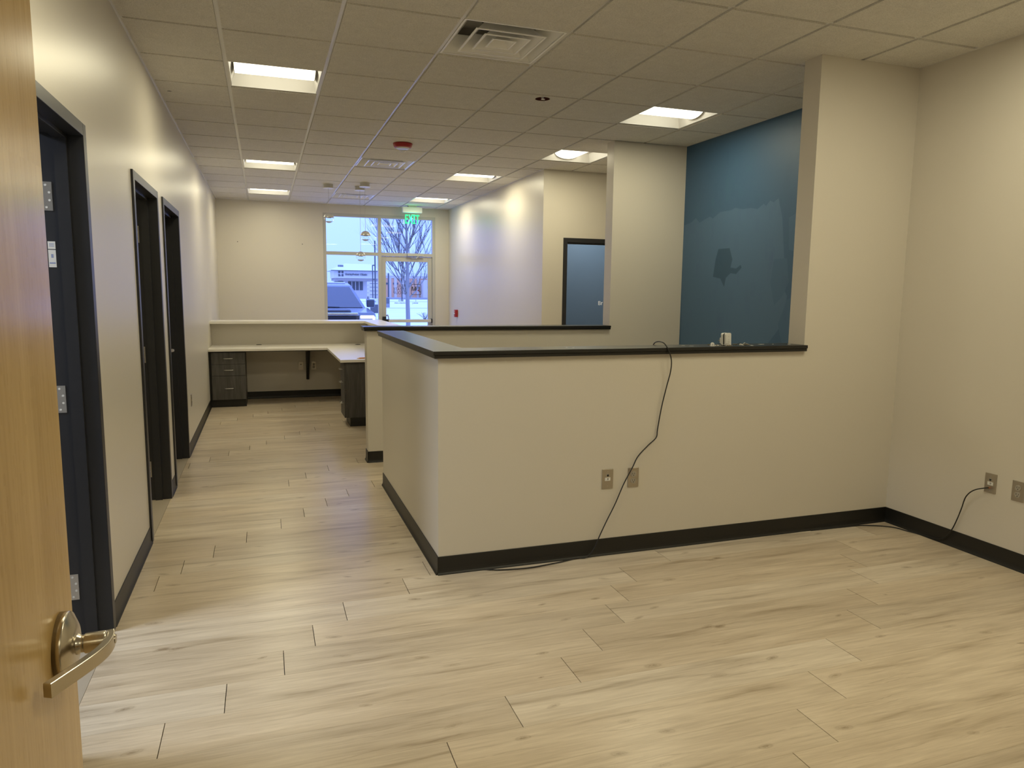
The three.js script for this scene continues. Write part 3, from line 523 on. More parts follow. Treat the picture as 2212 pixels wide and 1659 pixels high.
// ------------------------------------------------------------------ cables
M.cable = std(lin(0.010, 0.010, 0.010), 0.5);
{
  const zf = Z1 + 0.012; const f = (u, v, z) => { const p = pix(u, v, 'z', z); return [p.x, p.y, p.z]; };
  const fl = (u, v, y = 0.006) => { const p = pix(u, v, 'y', y); return [p.x, y, p.z]; };
  const pts = [f(1411, 752, Z1 - PT - 0.04), f(1411, 746, Z1 - PT - 0.036), f(1413.5, 741.5, Z1 - PT - 0.015), f(1418, 738.5, Z1 - 0.10), f(1426, 738, Z1 - 0.04), f(1436, 743, Z1 + 0.025), f(1444, 756, Z1 + 0.046), f(1450, 776, Z1 + 0.05), f(1449, 800, Z1 + 0.04), f(1440, 835, Z1 + 0.03), f(1429, 880, Z1 + 0.024), f(1420, 930, Z1 + 0.018), f(1418, 944, Z1 + 0.018), f(1400, 962, Z1 + 0.022), f(1378, 986, Z1 + 0.026), f(1366, 1010, Z1 + 0.026), f(1348, 1044, Z1 + 0.028), f(1328, 1090, Z1 + 0.032), f(1310, 1126, Z1 + 0.034), f(1295, 1158, Z1 + 0.036)];
  pts.push([pts[pts.length - 1][0] - 0.035, 0.05, Z1 + 0.036], [pts[pts.length - 1][0] - 0.08, 0.010, Z1 + 0.038]);
  const t = mesh('network_cable', tube([...pts, fl(1245, 1206), fl(1215, 1213), fl(1180, 1220), fl(1145, 1226), fl(1100, 1230), fl(1070, 1231), fl(1048, 1230)], 0.0033, 260, 8), M.cable); tag(t, 'thin black cable hanging over the low partition and trailing on the floor', 'cable');
  const c = V3(XR - 0.014, 0.423, -2.930);
  const t2 = mesh('coax_cable', tube([[XR - 0.012, 0.423, -2.930], [XR - 0.035, 0.422, -2.935], [XR - 0.06, 0.40, -2.98], [XR - 0.055, 0.35, -3.03], [XR - 0.035, 0.26, -3.07], [XR - 0.026, 0.18, -3.10], [XR - 0.022, 0.10, -3.135], [XR - 0.022, 0.03, -3.19], fl(1980, 1152, 0.005), fl(1960, 1147, 0.005), fl(1930, 1139, 0.005), [3.72, 0.005, Z1 + 0.045], [3.55, 0.005, Z1 + 0.03], [3.3, 0.005, Z1 + 0.024]], 0.0034, 140, 8), M.cable); tag(t2, 'black coaxial cable drooping from the plate on the bare side wall', 'cable');
}
// ------------------------------------------------------------------ clutter on the partition cap
const CY = 1.206;
const capP = (u, v) => { const p = pix(u, v, 'y', CY); p.z = Math.max(Z1 - PT + 0.0, Math.min(Z1 + 0.02, p.z)); return p; };
{
  const p = pix(1567, 742, 'z', Z1 - 0.06), t = group('wifi_extender', 'white plug-in wifi extender standing askew on the black cap', 'wifi extender', [p.x, CY, Z1 - 0.06]); t.rotation.set(0, 0.32, 0);
  const tilt = new THREE.Matrix4().makeRotationZ(0.06).setPosition(0, 0.001, 0);
  const s = new THREE.Shape(); const w = 0.026, h = 0.074, r = 0.012; s.moveTo(-w + 0.004, 0); s.lineTo(w - 0.004, 0); s.quadraticCurveTo(w, 0, w, 0.004); s.lineTo(w, h - r); s.quadraticCurveTo(w, h, w - r, h); s.lineTo(-w + r, h); s.quadraticCurveTo(-w, h, -w, h - r); s.lineTo(-w, 0.004); s.quadraticCurveTo(-w, 0, -w + 0.004, 0);
  const ex = (d, z, sc = 1) => { const g = new THREE.ExtrudeGeometry(s, { depth: d, bevelEnabled: true, bevelSize: 0.001, bevelThickness: 0.0012, bevelOffset: -0.001, bevelSegments: 2 }).toNonIndexed(); g.scale(sc, 1, 1); g.translate(0, 0, z); g.applyMatrix4(tilt); return g; };
  mesh('front_shell', ex(0.010, 0.012), M.plastic, t); mesh('vent_band', ex(0.007, 0.003, 0.96), M.blackPlastic, t); mesh('back_shell', ex(0.014, -0.014, 0.94), M.plastic, t);
  mesh('plug_block', rbx(-0.017, 0.017, 0.010, 0.045, -0.030, -0.013, 0.003, 2).applyMatrix4(tilt), M.plastic, t);
  mesh('plug_prong', [bx(-0.009, -0.0075, 0.024, 0.030, -0.046, -0.029).applyMatrix4(tilt)], M.steel, t); mesh('plug_prong', [bx(0.0075, 0.009, 0.024, 0.030, -0.046, -0.029).applyMatrix4(tilt)], M.steel, t);
  const bt = new THREE.TorusGeometry(0.005, 0.0008, 6, 20).scale(1.25, 0.8, 1).translate(0, 0.021, 0.0236).applyMatrix4(tilt); mesh('button', bt.toNonIndexed(), M.recept, t);
  mesh('indicator', [bx(-0.005, 0.005, 0.034, 0.0355, 0.0232, 0.0238).applyMatrix4(tilt), bx(-0.003, 0.003, 0.053, 0.055, 0.0232, 0.0238).applyMatrix4(tilt)], M.recept, t);
}
{
  const p = capP(1513, 744), t = group('cable_clip', 'small round white cable clip with a hole, on the black cap', 'cable clip', [p.x, CY, Z1 - 0.03]); t.rotation.y = -0.3;
  const s = new THREE.Shape(); s.moveTo(-0.014, 0); s.lineTo(0.014, 0); s.lineTo(0.014, 0.004); s.lineTo(0.0105, 0.005); s.absarc(0, 0.0105, 0.0105, 0, Math.PI, false); s.lineTo(-0.0105, 0.005); s.lineTo(-0.014, 0.004);
  const h = new THREE.Path(); h.absellipse(0, 0.008, 0.0028, 0.005, 0, Math.PI * 2); s.holes.push(h);
  mesh('clip_body', new THREE.ExtrudeGeometry(s, { depth: 0.010, bevelEnabled: false, curveSegments: 10 }).toNonIndexed(), M.plastic, t);
  const q = capP(1524, 745), t2 = group('cable_clip', 'tiny wedge-shaped white plastic clip beside the round one', 'cable clip', [q.x, CY, Z1 - 0.035]);
  mesh('clip_body', new ConvexGeometry([[-0.008, 0, 0], [0.01, 0, 0], [-0.006, 0.011, 0.002], [-0.008, 0, 0.01], [0.01, 0, 0.01], [-0.006, 0.011, 0.008], [0.008, 0.003, 0.005]].map(v => V3(...v))), M.plastic, t2);
}
{ // flat white scraps
  const spots = [[1480, 747, 0.03, 0.014, 0.1], [1503, 749, 0.03, 0.012, -0.3], [1620, 746, 0.028, 0.013, 0.5], [1600, 743, 0.024, 0.01, 0.2], [1645, 744, 0.05, 0.018, 0.1], [1655, 742, 0.03, 0.012, 0.9], [1700, 743, 0.03, 0.02, 0.2], [1252, 756, 0.018, 0.01, 0.4], [1267, 757, 0.016, 0.008, -0.4]];
  spots.forEach(([u, v, a, b, r]) => { const p = capP(u, v); p.z = Z1 + rr(-0.09, 0.0); const pts = []; for (let k = 0; k < 7; k++) { const an = k / 7 * Math.PI * 2; pts.push(new THREE.Vector2(Math.cos(an) * a / 2 * rr(0.7, 1.1), Math.sin(an) * b / 2 * rr(0.7, 1.1))); }
    const m = mesh('drywall_chip', new THREE.ExtrudeGeometry(new THREE.Shape(pts), { depth: 0.0012, bevelEnabled: false }).rotateX(-Math.PI / 2).toNonIndexed(), M.plastic); m.position.set(p.x, CY, p.z); m.rotation.y = r; tag(m, u < 1300 ? 'tiny white drywall scrap on the cap, nearer its outer corner than the cable' : u < 1590 ? 'flat white drywall scrap on the cap between cable and wifi extender' : 'flat white drywall scrap on the cap between wifi extender and column', 'scrap', 'white scraps on the cap'); });
}
{ // screws and bent wires round the extender
  const brass = std(lin(0.35, 0.28, 0.14), 0.35, { metalness: 1 });
  for (let k = 0; k < 14; k++) { const u = k < 8 ? rr(1528, 1562) : rr(1580, 1616), p = capP(u, 745); const z = Z1 + rr(-0.10, 0.005), a = rr(0, Math.PI), l = rr(0.018, 0.032), t = group('loose_screw', k % 3 ? 'loose silver screw lying beside the wifi extender' : 'loose brass-coloured screw lying beside the wifi extender', 'screw', [p.x, CY + 0.0032, z], 'loose screws on the cap'); t.rotation.y = a; mesh('shank', bar([-l / 2, 0, 0], [l / 2, 0, 0], 0.0018, 7), k % 3 ? M.steel : brass, t); mesh('screw_head', bar([l / 2, 0, 0], [l / 2 + 0.003, 0, 0], 0.0032, 10, 0.003), k % 3 ? M.steel : brass, t); }
  for (let k = 0; k < 4; k++) { const p = capP([1540, 1556, 1590, 1604][k], 745), z = Z1 - 0.03 + rr(-0.03, 0.02); const m = mesh('wire_offcut', tube([[0, 0.002, 0], [0.018, 0.010 + k * 0.002, 0.006], [0.036, 0.012, 0.0], [0.052, 0.003, 0.012], [0.066, 0.002, 0.004]], 0.0013, 24, 6), k % 2 ? M.steel : M.cable); m.position.set(p.x - 0.03, CY, z); m.rotation.y = rr(-0.3, 0.3); tag(m, k % 2 ? 'bent silver offcut of thin wire lying by the wifi extender' : 'bent black offcut of thin wire lying by the wifi extender', 'wire', 'wire offcuts on the cap'); }
}
// ------------------------------------------------------------------ things on the ceiling
{
  const p = pix(870, 310, 'y', TF), t = group('fire_strobe', 'round red fire alarm strobe with a clear dome on the ceiling', 'fire alarm', [p.x, TF, p.z]);
  const la = pts => new THREE.LatheGeometry(pts.map(q => new THREE.Vector2(...q)), 36).toNonIndexed();
  mesh('red_housing', la([[0.0001, 0], [0.092, 0], [0.094, -0.008], [0.086, -0.032], [0.072, -0.042], [0.0001, -0.042]]), M.red, t);
  mesh('reflector', la([[0.066, -0.0421], [0.060, -0.050], [0.035, -0.052], [0.0001, -0.052]]), M.plastic, t);
  mesh('dome', la([[0.032, -0.052], [0.031, -0.066], [0.022, -0.080], [0.0001, -0.086]]), phy(lin(0.95, 0.95, 0.95), 0.05, { transmission: 1, thickness: 0, ior: 1.45 }), t);
}
{
  const t = group('sprinkler_head', 'sprinkler head in a round hole of a ceiling tile', 'sprinkler', [SPR.x, TF, SPR.z]);
  mesh('cup', new THREE.CylinderGeometry(0.054, 0.054, 0.05, 28, 1, true).translate(0, 0.026, 0).toNonIndexed(), std(lin(0.10, 0.025, 0.02), 0.6), t);
  mesh('cup_top', cyl(0.054, 0.054, 0.002, 28).translate(0, 0.05, 0).toNonIndexed(), M.dark, t);
  mesh('stem', cyl(0.008, 0.010, 0.045, 12).translate(0, 0.03, 0).toNonIndexed(), M.steel, t);
  mesh('deflector', [cyl(0.015, 0.015, 0.002, 16).translate(0.004, -0.001, 0).toNonIndexed(), bar([0.012, 0, 0], [0.012, -0.022, 0], 0.0016, 6)], M.steel, t);
}
{
  const p = pix(366, 196.5, 'y', TF), m = mesh('tile_nick', new THREE.ExtrudeGeometry(new THREE.Shape([[-0.016, -0.006], [0.004, -0.009], [0.018, 0.002], [0.0, 0.009], [-0.014, 0.004]].map(q => new THREE.Vector2(...q))), { depth: 0.0006, bevelEnabled: false }).rotateX(Math.PI / 2).toNonIndexed(), M.dark); m.position.set(p.x, TF, p.z); tag(m, 'small dark chip knocked out of a ceiling tile', 'nick');
}
for (const [u, v, lb] of [[513, 522, 'tiny dark screw anchor in the end wall nearer the wall of doorways'], [653, 527.5, 'tiny dark screw anchor in the end wall nearer the window']]) { const p = pix(u, v, 'z', ZB), m = mesh('wall_anchor', cyl(0.007, 0.007, 0.004, 10).rotateX(Math.PI / 2).translate(0, 0, 0.002).toNonIndexed(), M.dark); m.position.set(p.x, p.y, ZB); tag(m, lb, 'anchor', 'screw anchors in the end wall'); }
{ // pendants
  const silver = std(lin(0.55, 0.54, 0.54), 0.35, { metalness: 0.35 }), clear = phy(lin(0.97, 0.98, 1), 0.02, { transmission: 1, thickness: 0, ior: 1.4 });
  const list = [[709, 397, 711, 471, 'glass globe pendant hung highest, beside the window frame'], [788, 394, 790, 510, 'glass globe pendant hanging at middle height'], [777, 402, 781, 554, 'glass globe pendant hanging lowest, at the window rail']];
  for (const [u, v, gu, gv, label] of list) {
    const p = pix(u, v, 'y', HC - 0.006), q = pix(gu, gv, 'z', p.z), t = group('pendant_light', label, 'pendant', [p.x, TF, p.z], 'globe pendants'); const gy = q.y - TF, R = 0.068;
    mesh('canopy', [cyl(0.063, 0.063, 0.05, 32).translate(0, -0.025, 0).toNonIndexed()], M.alu, t);
    mesh('canopy_plate', cyl(0.073, 0.073, 0.006, 32).translate(0, -0.053, 0).toNonIndexed(), M.white, t);
    mesh('cord', bar([0, -0.056, 0], [0, gy + R, 0], 0.0022, 8), M.alu, t);
    mesh('globe_cap', new THREE.SphereGeometry(R, 32, 12, 0, Math.PI * 2, 0, Math.PI * 0.46).translate(0, gy, 0).toNonIndexed(), silver, t);
    mesh('glass_globe', new THREE.SphereGeometry(R - 0.0015, 32, 20, 0, Math.PI * 2, Math.PI * 0.46, Math.PI * 0.54).translate(0, gy, 0).toNonIndexed(), clear, t);
    mesh('lamp_disc', cyl(0.03, 0.03, 0.008, 24).translate(0, gy + 0.004, 0).toNonIndexed(), M.plastic, t);
    mesh('globe_foot', new THREE.SphereGeometry(R * 0.97, 32, 8, 0, Math.PI * 2, Math.PI * 0.74, Math.PI * 0.26).translate(0, gy, 0).toNonIndexed(), silver, t);
  }
}
{ // exit sign
  const p = pix(889, 443, 'y', HC), z = Math.max(p.z, -12.45), t = group('exit_sign', 'green edge-lit exit sign hanging from the ceiling before the window', 'exit sign', [2.41, TF, z]);
  mesh('canopy', rbx(-0.07, 0.07, -0.025, 0, -0.04, 0.04, 0.004, 2), M.alu, t); mesh('housing', rbx(-0.165, 0.165, -0.115, -0.025, -0.035, 0.035, 0.006, 2), M.white, t);
  mesh('panel', [bx(-0.15, 0.15, -0.315, -0.115, -0.003, 0.003)], phy(lin(0.97, 1, 0.98), 0.02, { transmission: 1, thickness: 0, ior: 1.3 }), t);
  const gm = std(lin(0.0, 0.35, 0.18), 0.5, { emissive: lin(0.0, 0.40, 0.13), emissiveIntensity: 1 });
  mesh('lettering', textGeo('EXIT', 0.155, font, 0.002).scale(0.56, 1, 1).translate(0, -0.30, 0.0032), gm, t);
  const l = new THREE.PointLight(lin(0.1, 1, 0.4), 0.05, 0, 2); l.position.set(0, -0.21, 0.05); t.add(l);
}
{ // red pull station
  const t = group('pull_station', 'small red fire alarm pull station on the wall beside the window', 'fire alarm', [X3, 1.135, -12.0]); t.rotation.y = -Math.PI / 2;
  mesh('red_box', rbx(-0.04, 0.04, -0.062, 0.062, 0, 0.05, 0.006, 2), M.red, t); mesh('pull_bar', rbx(-0.03, 0.03, -0.012, 0.012, 0.05, 0.062, 0.003, 2), M.plastic, t); mesh('lettering', textGeo('FIRE', 0.014, font, 0.001).translate(0, 0.03, 0.05), M.plastic, t);
}

// ------------------------------------------------------------------ storefront
const ZG = ZB - 0.055, FD = 0.045;                    // glass plane and half depth of the frame
{
  const g = group('window_1', 'grey aluminium storefront window of two wide panes and a transom light', null, [0, 0, 0], null, 'structure');
  const f = (x0, x1, y0, y1) => bx(x0, x1, y0, y1, ZG - FD, ZG + FD);
  mesh('frame_head', [f(WX0, WX1, WY1 - 0.05, WY1)], M.alu, g); mesh('frame_jamb', [f(WX0, WX0 + 0.05, 0, WY1 - 0.05)], M.alu, g); mesh('frame_jamb', [f(WX1 - 0.05, WX1, 0, WY1 - 0.05)], M.alu, g);
  const mx = 1.912; mesh('mullion', [f(mx - 0.028, mx + 0.028, 0, WY1 - 0.05)], M.alu, g);
  mesh('transom_bar', [f(WX0 + 0.05, mx - 0.028, 2.10, 2.155)], M.alu, g); mesh('transom_bar', [f(mx + 0.028, WX1 - 0.05, 2.10, 2.155)], M.alu, g); mesh('sill', [f(WX0 + 0.05, mx - 0.028, 0, 0.10)], M.alu, g);
  const pane = (x0, x1, y0, y1) => { const q = mesh('pane', new THREE.PlaneGeometry(x1 - x0, y1 - y0).translate((x0 + x1) / 2, (y0 + y1) / 2, ZG).toNonIndexed(), M.glass, g); };
  pane(WX0 + 0.05, mx - 0.028, 2.155, WY1 - 0.05); pane(mx + 0.028, WX1 - 0.05, 2.155, WY1 - 0.05); pane(WX0 + 0.05, mx - 0.028, 0.10, 2.10);
  const d = group('door_7', 'glazed aluminium entrance door with a push bar and mirrored lettering', null, [0, 0, 0], null, 'structure');
  const x0 = mx + 0.031, x1 = WX1 - 0.053, y1 = 2.095, r = (a, b, c, e) => rbx(a, b, c, e, ZG - 0.022, ZG + 0.022, 0.003, 1);
  mesh('stile', r(x0, x0 + 0.075, 0.01, y1), M.alu, d); mesh('stile', r(x1 - 0.075, x1, 0.01, y1), M.alu, d); mesh('rail', r(x0 + 0.075, x1 - 0.075, y1 - 0.085, y1), M.alu, d); mesh('rail', r(x0 + 0.075, x1 - 0.075, 0.01, 0.26), M.alu, d);
  const gp = mesh('pane', new THREE.PlaneGeometry(x1 - x0 - 0.15, y1 - 0.345).translate((x0 + x1) / 2, (0.26 + y1 - 0.085) / 2, ZG).toNonIndexed(), M.glass, d);
  mesh('closer', [rbx(2.38, 2.66, 2.105, 2.155, ZG + 0.045, ZG + 0.10, 0.006, 2)], M.alu, d); mesh('closer_arm', [bar([2.57, 2.10, ZG + 0.08], [2.52, 2.07, ZG + 0.20], 0.010, 8), bar([2.52, 2.07, ZG + 0.20], [2.46, 2.07, ZG + 0.03], 0.009, 8)], M.alu, d);
  const yb = 0.985; mesh('push_bar', rbx(x0 + 0.10, x1 - 0.03, yb - 0.026, yb + 0.026, ZG + 0.055, ZG + 0.10, 0.006, 2), std(lin(0.62, 0.61, 0.58), 0.45), d);
  mesh('latch_case', [rbx(x0 + 0.005, x0 + 0.06, yb - 0.09, yb + 0.075, ZG + 0.022, ZG + 0.085, 0.006, 2), rbx(x0 + 0.05, x0 + 0.12, yb - 0.03, yb + 0.03, ZG + 0.04, ZG + 0.098, 0.006, 2)], M.blackPlastic, d); mesh('bar_end', rbx(x1 - 0.032, x1 - 0.008, yb - 0.035, yb + 0.035, ZG + 0.022, ZG + 0.103, 0.004, 2), M.blackPlastic, d);
  mesh('pull_handle', tube([[x0 + 0.09, yb + 0.09, ZG - 0.02], [x0 + 0.11, yb + 0.10, ZG - 0.07], [x0 + 0.125, yb + 0.06, ZG - 0.08], [x0 + 0.125, yb - 0.14, ZG - 0.08], [x0 + 0.09, yb - 0.18, ZG - 0.02]], 0.011, 30, 8), M.alu, d);
  // vinyl lettering read from outside
  const ink = std(lin(0.05, 0.05, 0.055), 0.6), zt = ZG + 0.003; const put = (s, size, u, v, f2 = font, m = ink) => { const p = pix(u, v, 'z', zt); const o = mesh('lettering', textGeo(s, size, f2, 0.0006, true), m, gp); o.position.set(p.x, p.y, zt); };
  put('J M', 0.075, 899, 628.5); put('.', 0.09, 903, 628.5, font, std(lin(0.5, 0.02, 0.03), 0.5));
  put('REAL', 0.052, 866.5, 620.5, fontR); put('ESTATE', 0.052, 863, 628, fontR); put('GROUP', 0.052, 863.5, 635.5, fontR);
  put('1013', 0.032, 867, 651, font); put('(', 0.032, 898, 651, font); put('estate.com', 0.026, 864, 656, font); put('www.j', 0.026, 897, 656, font);
  const a = pix(888, 614, 'z', zt), b = pix(910, 637, 'z', zt); const rw = Math.abs(b.x - a.x) / 2, rh = Math.abs(a.y - b.y) / 2, rad = 0.03;
  const rs = (w, h, q) => { const s = new THREE.Shape(); s.moveTo(-w + q, -h); s.lineTo(w - q, -h); s.quadraticCurveTo(w, -h, w, -h + q); s.lineTo(w, h - q); s.quadraticCurveTo(w, h, w - q, h); s.lineTo(-w + q, h); s.quadraticCurveTo(-w, h, -w, h - q); s.lineTo(-w, -h + q); s.quadraticCurveTo(-w, -h, -w + q, -h); return s; };
  const out = rs(rw, rh, rad); out.holes.push(rs(rw - 0.008, rh - 0.008, rad - 0.006)); const o = mesh('logo_outline', new THREE.ExtrudeGeometry(out, { depth: 0.0006, bevelEnabled: false }).toNonIndexed(), ink, gp); o.position.set((a.x + b.x) / 2, (a.y + b.y) / 2, zt);
}

// ------------------------------------------------------------------ outdoors
const GY = -0.15;
const snowTex = dataTex(256, 256, (i, j) => { const v = 216 + 22 * (fbm(i / 40, j / 40, 510, 4) - 0.45) + 6 * (hash(i, j, 4) - 0.5); return [clamp(v), clamp(v), clamp(v)]; }); snowTex.repeat.set(0.08, 0.08);
M.snow = std(0xffffff, 0.9, { map: snowTex });
struct('ground', [bx(-80, 120, GY - 0.3, GY, -260, ZB - 0.2)], M.snow, 'snow-covered parking lot outside');
{ // cleared lanes: pale slush bands across the lot
  const sl = std(lin(0.52, 0.52, 0.51), 0.85);
  for (const [z0, z1, h] of [[-24, -22.4, 0.01], [-42, -40.5, 0.01], [-70, -66, 0.01], [-112, -104, 0.01]]) { const m = mesh('slush_lane', bx(-40, 80, GY, GY + h, z0, z1), sl); tag(m, 'band of grey slush across the snowy lot', null, null, 'structure'); }
}
const far = (u, v, z) => pix(u, v, 'z', z);
{ // clinic
  const z = -140, c = group('clinic_building', 'pale single-storey clinic with a snowy hip roof and lettered fascia', 'building', [0, 0, 0]);
  const a = far(714, 583, z), b = far(819, 586, z), bot = far(760, 601, z).y, base = GY, ev = (a.y + b.y) / 2;
  const wallM = std(lin(0.58, 0.54, 0.49), 0.8), darkM = std(lin(0.09, 0.09, 0.09), 0.6);
  mesh('fascia', [bx(a.x + 0.6, b.x, bot, ev, z - 8, z)], wallM, c); mesh('soffit_band', [bx(a.x + 0.8, b.x, bot - 0.45, bot, z - 8, z - 0.1)], std(lin(0.30, 0.26, 0.23), 0.8), c);
  mesh('wall', [bx(a.x + 1.6, b.x, base, bot - 0.45, z - 14, z - 2.5)], wallM, c);
  const pk = far(745, 569, z - 6), pk2 = far(800, 570.5, z - 6);
  mesh('roof', new ConvexGeometry([V3(a.x, ev, z + 0.5), V3(b.x + 0.3, ev, z + 0.5), V3(a.x, ev, z - 14), V3(b.x + 0.3, ev, z - 14), V3(pk.x, pk.y, z - 6.5), V3(pk2.x, pk2.y, z - 6.5)]), M.snow, c);
  mesh('gutter', [bx(a.x, b.x + 0.3, ev - 0.12, ev + 0.03, z + 0.4, z + 0.6)], darkM, c);
  const p = far(764, 594.5, z); const tx = mesh('sign_lettering', textGeo('UnityPoint Clinic', 0.95, serif, 0.08), darkM, c); const w = Math.abs(far(793, 594, z).x - far(745, 594, z).x); tx.geometry.computeBoundingBox(); const s = w / (tx.geometry.boundingBox.max.x - tx.geometry.boundingBox.min.x); tx.scale.set(s, s, 1); const mid = far(769.5, 595, z); tx.position.set(mid.x, mid.y, z + 0.05);
  const L0 = far(730.5, 585.5, z), L1 = far(742, 597, z), lw = L1.x - L0.x, lh = L0.y - L1.y; const lg = [];
  for (const [i, j] of [[0, 0], [0.62, 0], [0, 0.62], [0.62, 0.62]]) lg.push(bx(L0.x + lw * i, L0.x + lw * (i + 0.38), L1.y + lh * j, L1.y + lh * (j + 0.38), z, z + 0.08)); for (const [i, j] of [[0.38, 0.8], [0.38, 0.06], [0.06, 0.38], [0.8, 0.38]]) lg.push(bx(L0.x + lw * i, L0.x + lw * (i + (i === 0.38 ? 0.1 : 0.14)), L1.y + lh * j, L1.y + lh * (j + 0.12), z, z + 0.06));
  mesh('sign_emblem', lg, darkM, c);
  const W0 = far(752, 608, z - 2.4), W1 = far(784, 627, z - 2.4); mesh('window', [bx(W0.x, W1.x, W1.y, W0.y, z - 2.52, z - 2.4)], darkM, c); for (let k = 1; k < 4; k++) { const x = W0.x + (W1.x - W0.x) * k / 4; mesh('glazing_bar', [bx(x - 0.06, x + 0.06, W1.y, W0.y, z - 2.42, z - 2.34)], wallM, c); }
  const U0 = far(722, 607.5, z - 2.4), U1 = far(742, 612, z - 2.4); mesh('window', [bx(U0.x, U1.x, U1.y, U0.y, z - 2.52, z - 2.4)], darkM, c);
  for (let k = 0; k < 5; k++) { const q = far(731 + k * 2.4, 575, z - 3); mesh('roof_vent', [bx(q.x - 0.08, q.x + 0.08, q.y - 0.2, q.y + 0.25, z - 3.2, z - 3)], darkM, c); }
}
{ // orange brick building
  const z = -156, c = group('brick_building', 'low orange brick building with pilasters behind the bare tree', 'building', [0, 0, 0]);
  const a = far(806, 588, z), b = far(960, 589, z), brick = std(lin(0.62, 0.33, 0.19), 0.85), pale = std(lin(0.52, 0.46, 0.40), 0.85), darkM = std(lin(0.09, 0.09, 0.09), 0.6);
  mesh('wall', [bx(a.x, b.x + 8, GY, a.y - 0.7, z - 12, z)], brick, c); mesh('parapet', [bx(a.x, b.x + 8, a.y - 0.7, a.y, z - 12, z + 0.15)], M.snow, c); mesh('cornice', [bx(a.x, b.x + 8, a.y - 1.2, a.y - 0.7, z - 11, z + 0.08)], pale, c);
  for (const [u0, u1] of [[838, 845], [851, 857], [868, 884], [900, 905]]) { const p = far(u0, 600, z), q = far(u1, 600, z); mesh('pilaster', [bx(p.x, q.x, GY, a.y - 1.2, z, z + 0.12)], pale, c); }
  for (const [u0, u1] of [[833, 838], [849, 854], [855, 860], [885, 889], [917, 923]]) { const p = far(u0, 610.5, z), q = far(u1, 614.5, z); mesh('window', [bx(p.x, q.x, q.y, p.y, z, z + 0.1)], darkM, c); }
  { const p = far(908, 600, z), q = far(960, 636, z); mesh('annex', [bx(p.x, q.x, GY, p.y - 0.5, z, z + 3)], pale, c); }
}
{ // row of low greenery and bank at the far side
  const c = mesh('hedge_bank', [bx(far(826, 640, -135).x, far(960, 640, -135).x, GY, GY + 0.35, -136, -134)], std(lin(0.30, 0.29, 0.27), 0.9)); tag(c, 'low dark kerb bank before the brick building', 'kerb');
}
{ // directory sign
  const z = -85, c = group('directory_sign', 'upright roadside sign of four stacked panels on a snowy base', 'sign', [0, 0, 0]);
  const a = far(793, 608, z), b = far(830, 641, z), m = std(lin(0.55, 0.50, 0.45), 0.8), dm = std(lin(0.14, 0.13, 0.12), 0.8);
  for (let k = 0; k < 4; k++) { const y1 = a.y - (a.y - b.y) * k / 4 - 0.01, y0 = a.y - (a.y - b.y) * (k + 1) / 4 + 0.02; mesh('panel', [bx(a.x, b.x, y0, y1, z - 0.2, z)], m, c); mesh('panel_print', [bx(a.x + 0.3, a.x + 1.3, (y0 + y1) / 2 - 0.03, (y0 + y1) / 2 + 0.03, z, z + 0.02)], dm, c); }
  mesh('post', [bx(a.x + 0.02, a.x + 0.14, GY, a.y - 0.03, z - 0.16, z - 0.05)], dm, c); mesh('post', [bx(b.x - 0.14, b.x - 0.02, GY, a.y - 0.03, z - 0.16, z - 0.05)], dm, c);
  mesh('stone_base', [bx(a.x - 0.1, b.x + 0.1, GY, b.y - 0.25, z - 0.4, z + 0.1)], std(lin(0.22, 0.21, 0.20), 0.9), c);
}
{ // low sign with snow on top, at the edge of the drive
  const z = -53, c = group('low_sign', 'low white sign box capped with snow beyond the parked vehicle', 'sign', [0, 0, 0]);
  const a = far(800, 645, z), b = far(818, 658, z); mesh('sign_box', rbx(a.x + 0.12, b.x, b.y, a.y, z - 0.25, z, 0.02, 2), std(lin(0.65, 0.65, 0.64), 0.7), c); mesh('dark_base', [bx(a.x + 0.02, b.x - 0.02, GY, b.y, z - 0.3, z - 0.02)], std(lin(0.10, 0.10, 0.10), 0.9), c); mesh('snow_cap', rbx(a.x - 0.02, a.x + 0.22, a.y - 0.12, a.y + 0.03, z - 0.25, z + 0.02, 0.04, 3), M.snow, c); mesh('emblem', new THREE.TorusGeometry(0.04, 0.012, 6, 16).translate((a.x + b.x) / 2 + 0.05, (a.y + b.y) / 2, z + 0.005).toNonIndexed(), std(lin(0.15, 0.15, 0.16), 0.7), c);
}
{ // sign pylon and lamp posts
  const z = -60, c = group('pylon_post', 'tall dark steel pylon with a side frame left of the brick building', 'post', [0, 0, 0]), m = std(lin(0.08, 0.08, 0.08), 0.6);
  const a = far(809.5, 520, z), b = far(804.5, 573, z), e = far(804.5, 603, z); mesh('mast', bar([a.x, GY, z], [a.x, a.y, z], 0.065, 8, 0.055), m, c); mesh('side_post', bar([b.x, GY, z], [b.x, b.y, z], 0.045, 8), m, c); mesh('cross_arm', [bar([b.x, b.y, z], [a.x, b.y, z], 0.05, 6), bar([e.x, e.y, z], [a.x, e.y, z], 0.05, 6)], m, c);
  for (const [u, v, z2, s] of [[839, 590, -90, 'lamp post with twin heads in front of the brick building'], [868, 590, -110, 'slim lamp post behind the tree trunk']]) {
    const t = far(u, v, z2), g = group('lamp_post', s, 'lamp post', [0, 0, 0], 'parking lot lamps'); mesh('pole', bar([t.x, GY, z2], [t.x, t.y, z2], 0.09, 8), m, g); mesh('lamp_head', [rbx(t.x - 0.45, t.x - 0.05, t.y - 0.05, t.y + 0.12, z2 - 0.15, z2 + 0.15, 0.04, 2), rbx(t.x + 0.05, t.x + 0.45, t.y - 0.12, t.y + 0.05, z2 - 0.15, z2 + 0.15, 0.04, 2)], M.snow, g); }
}
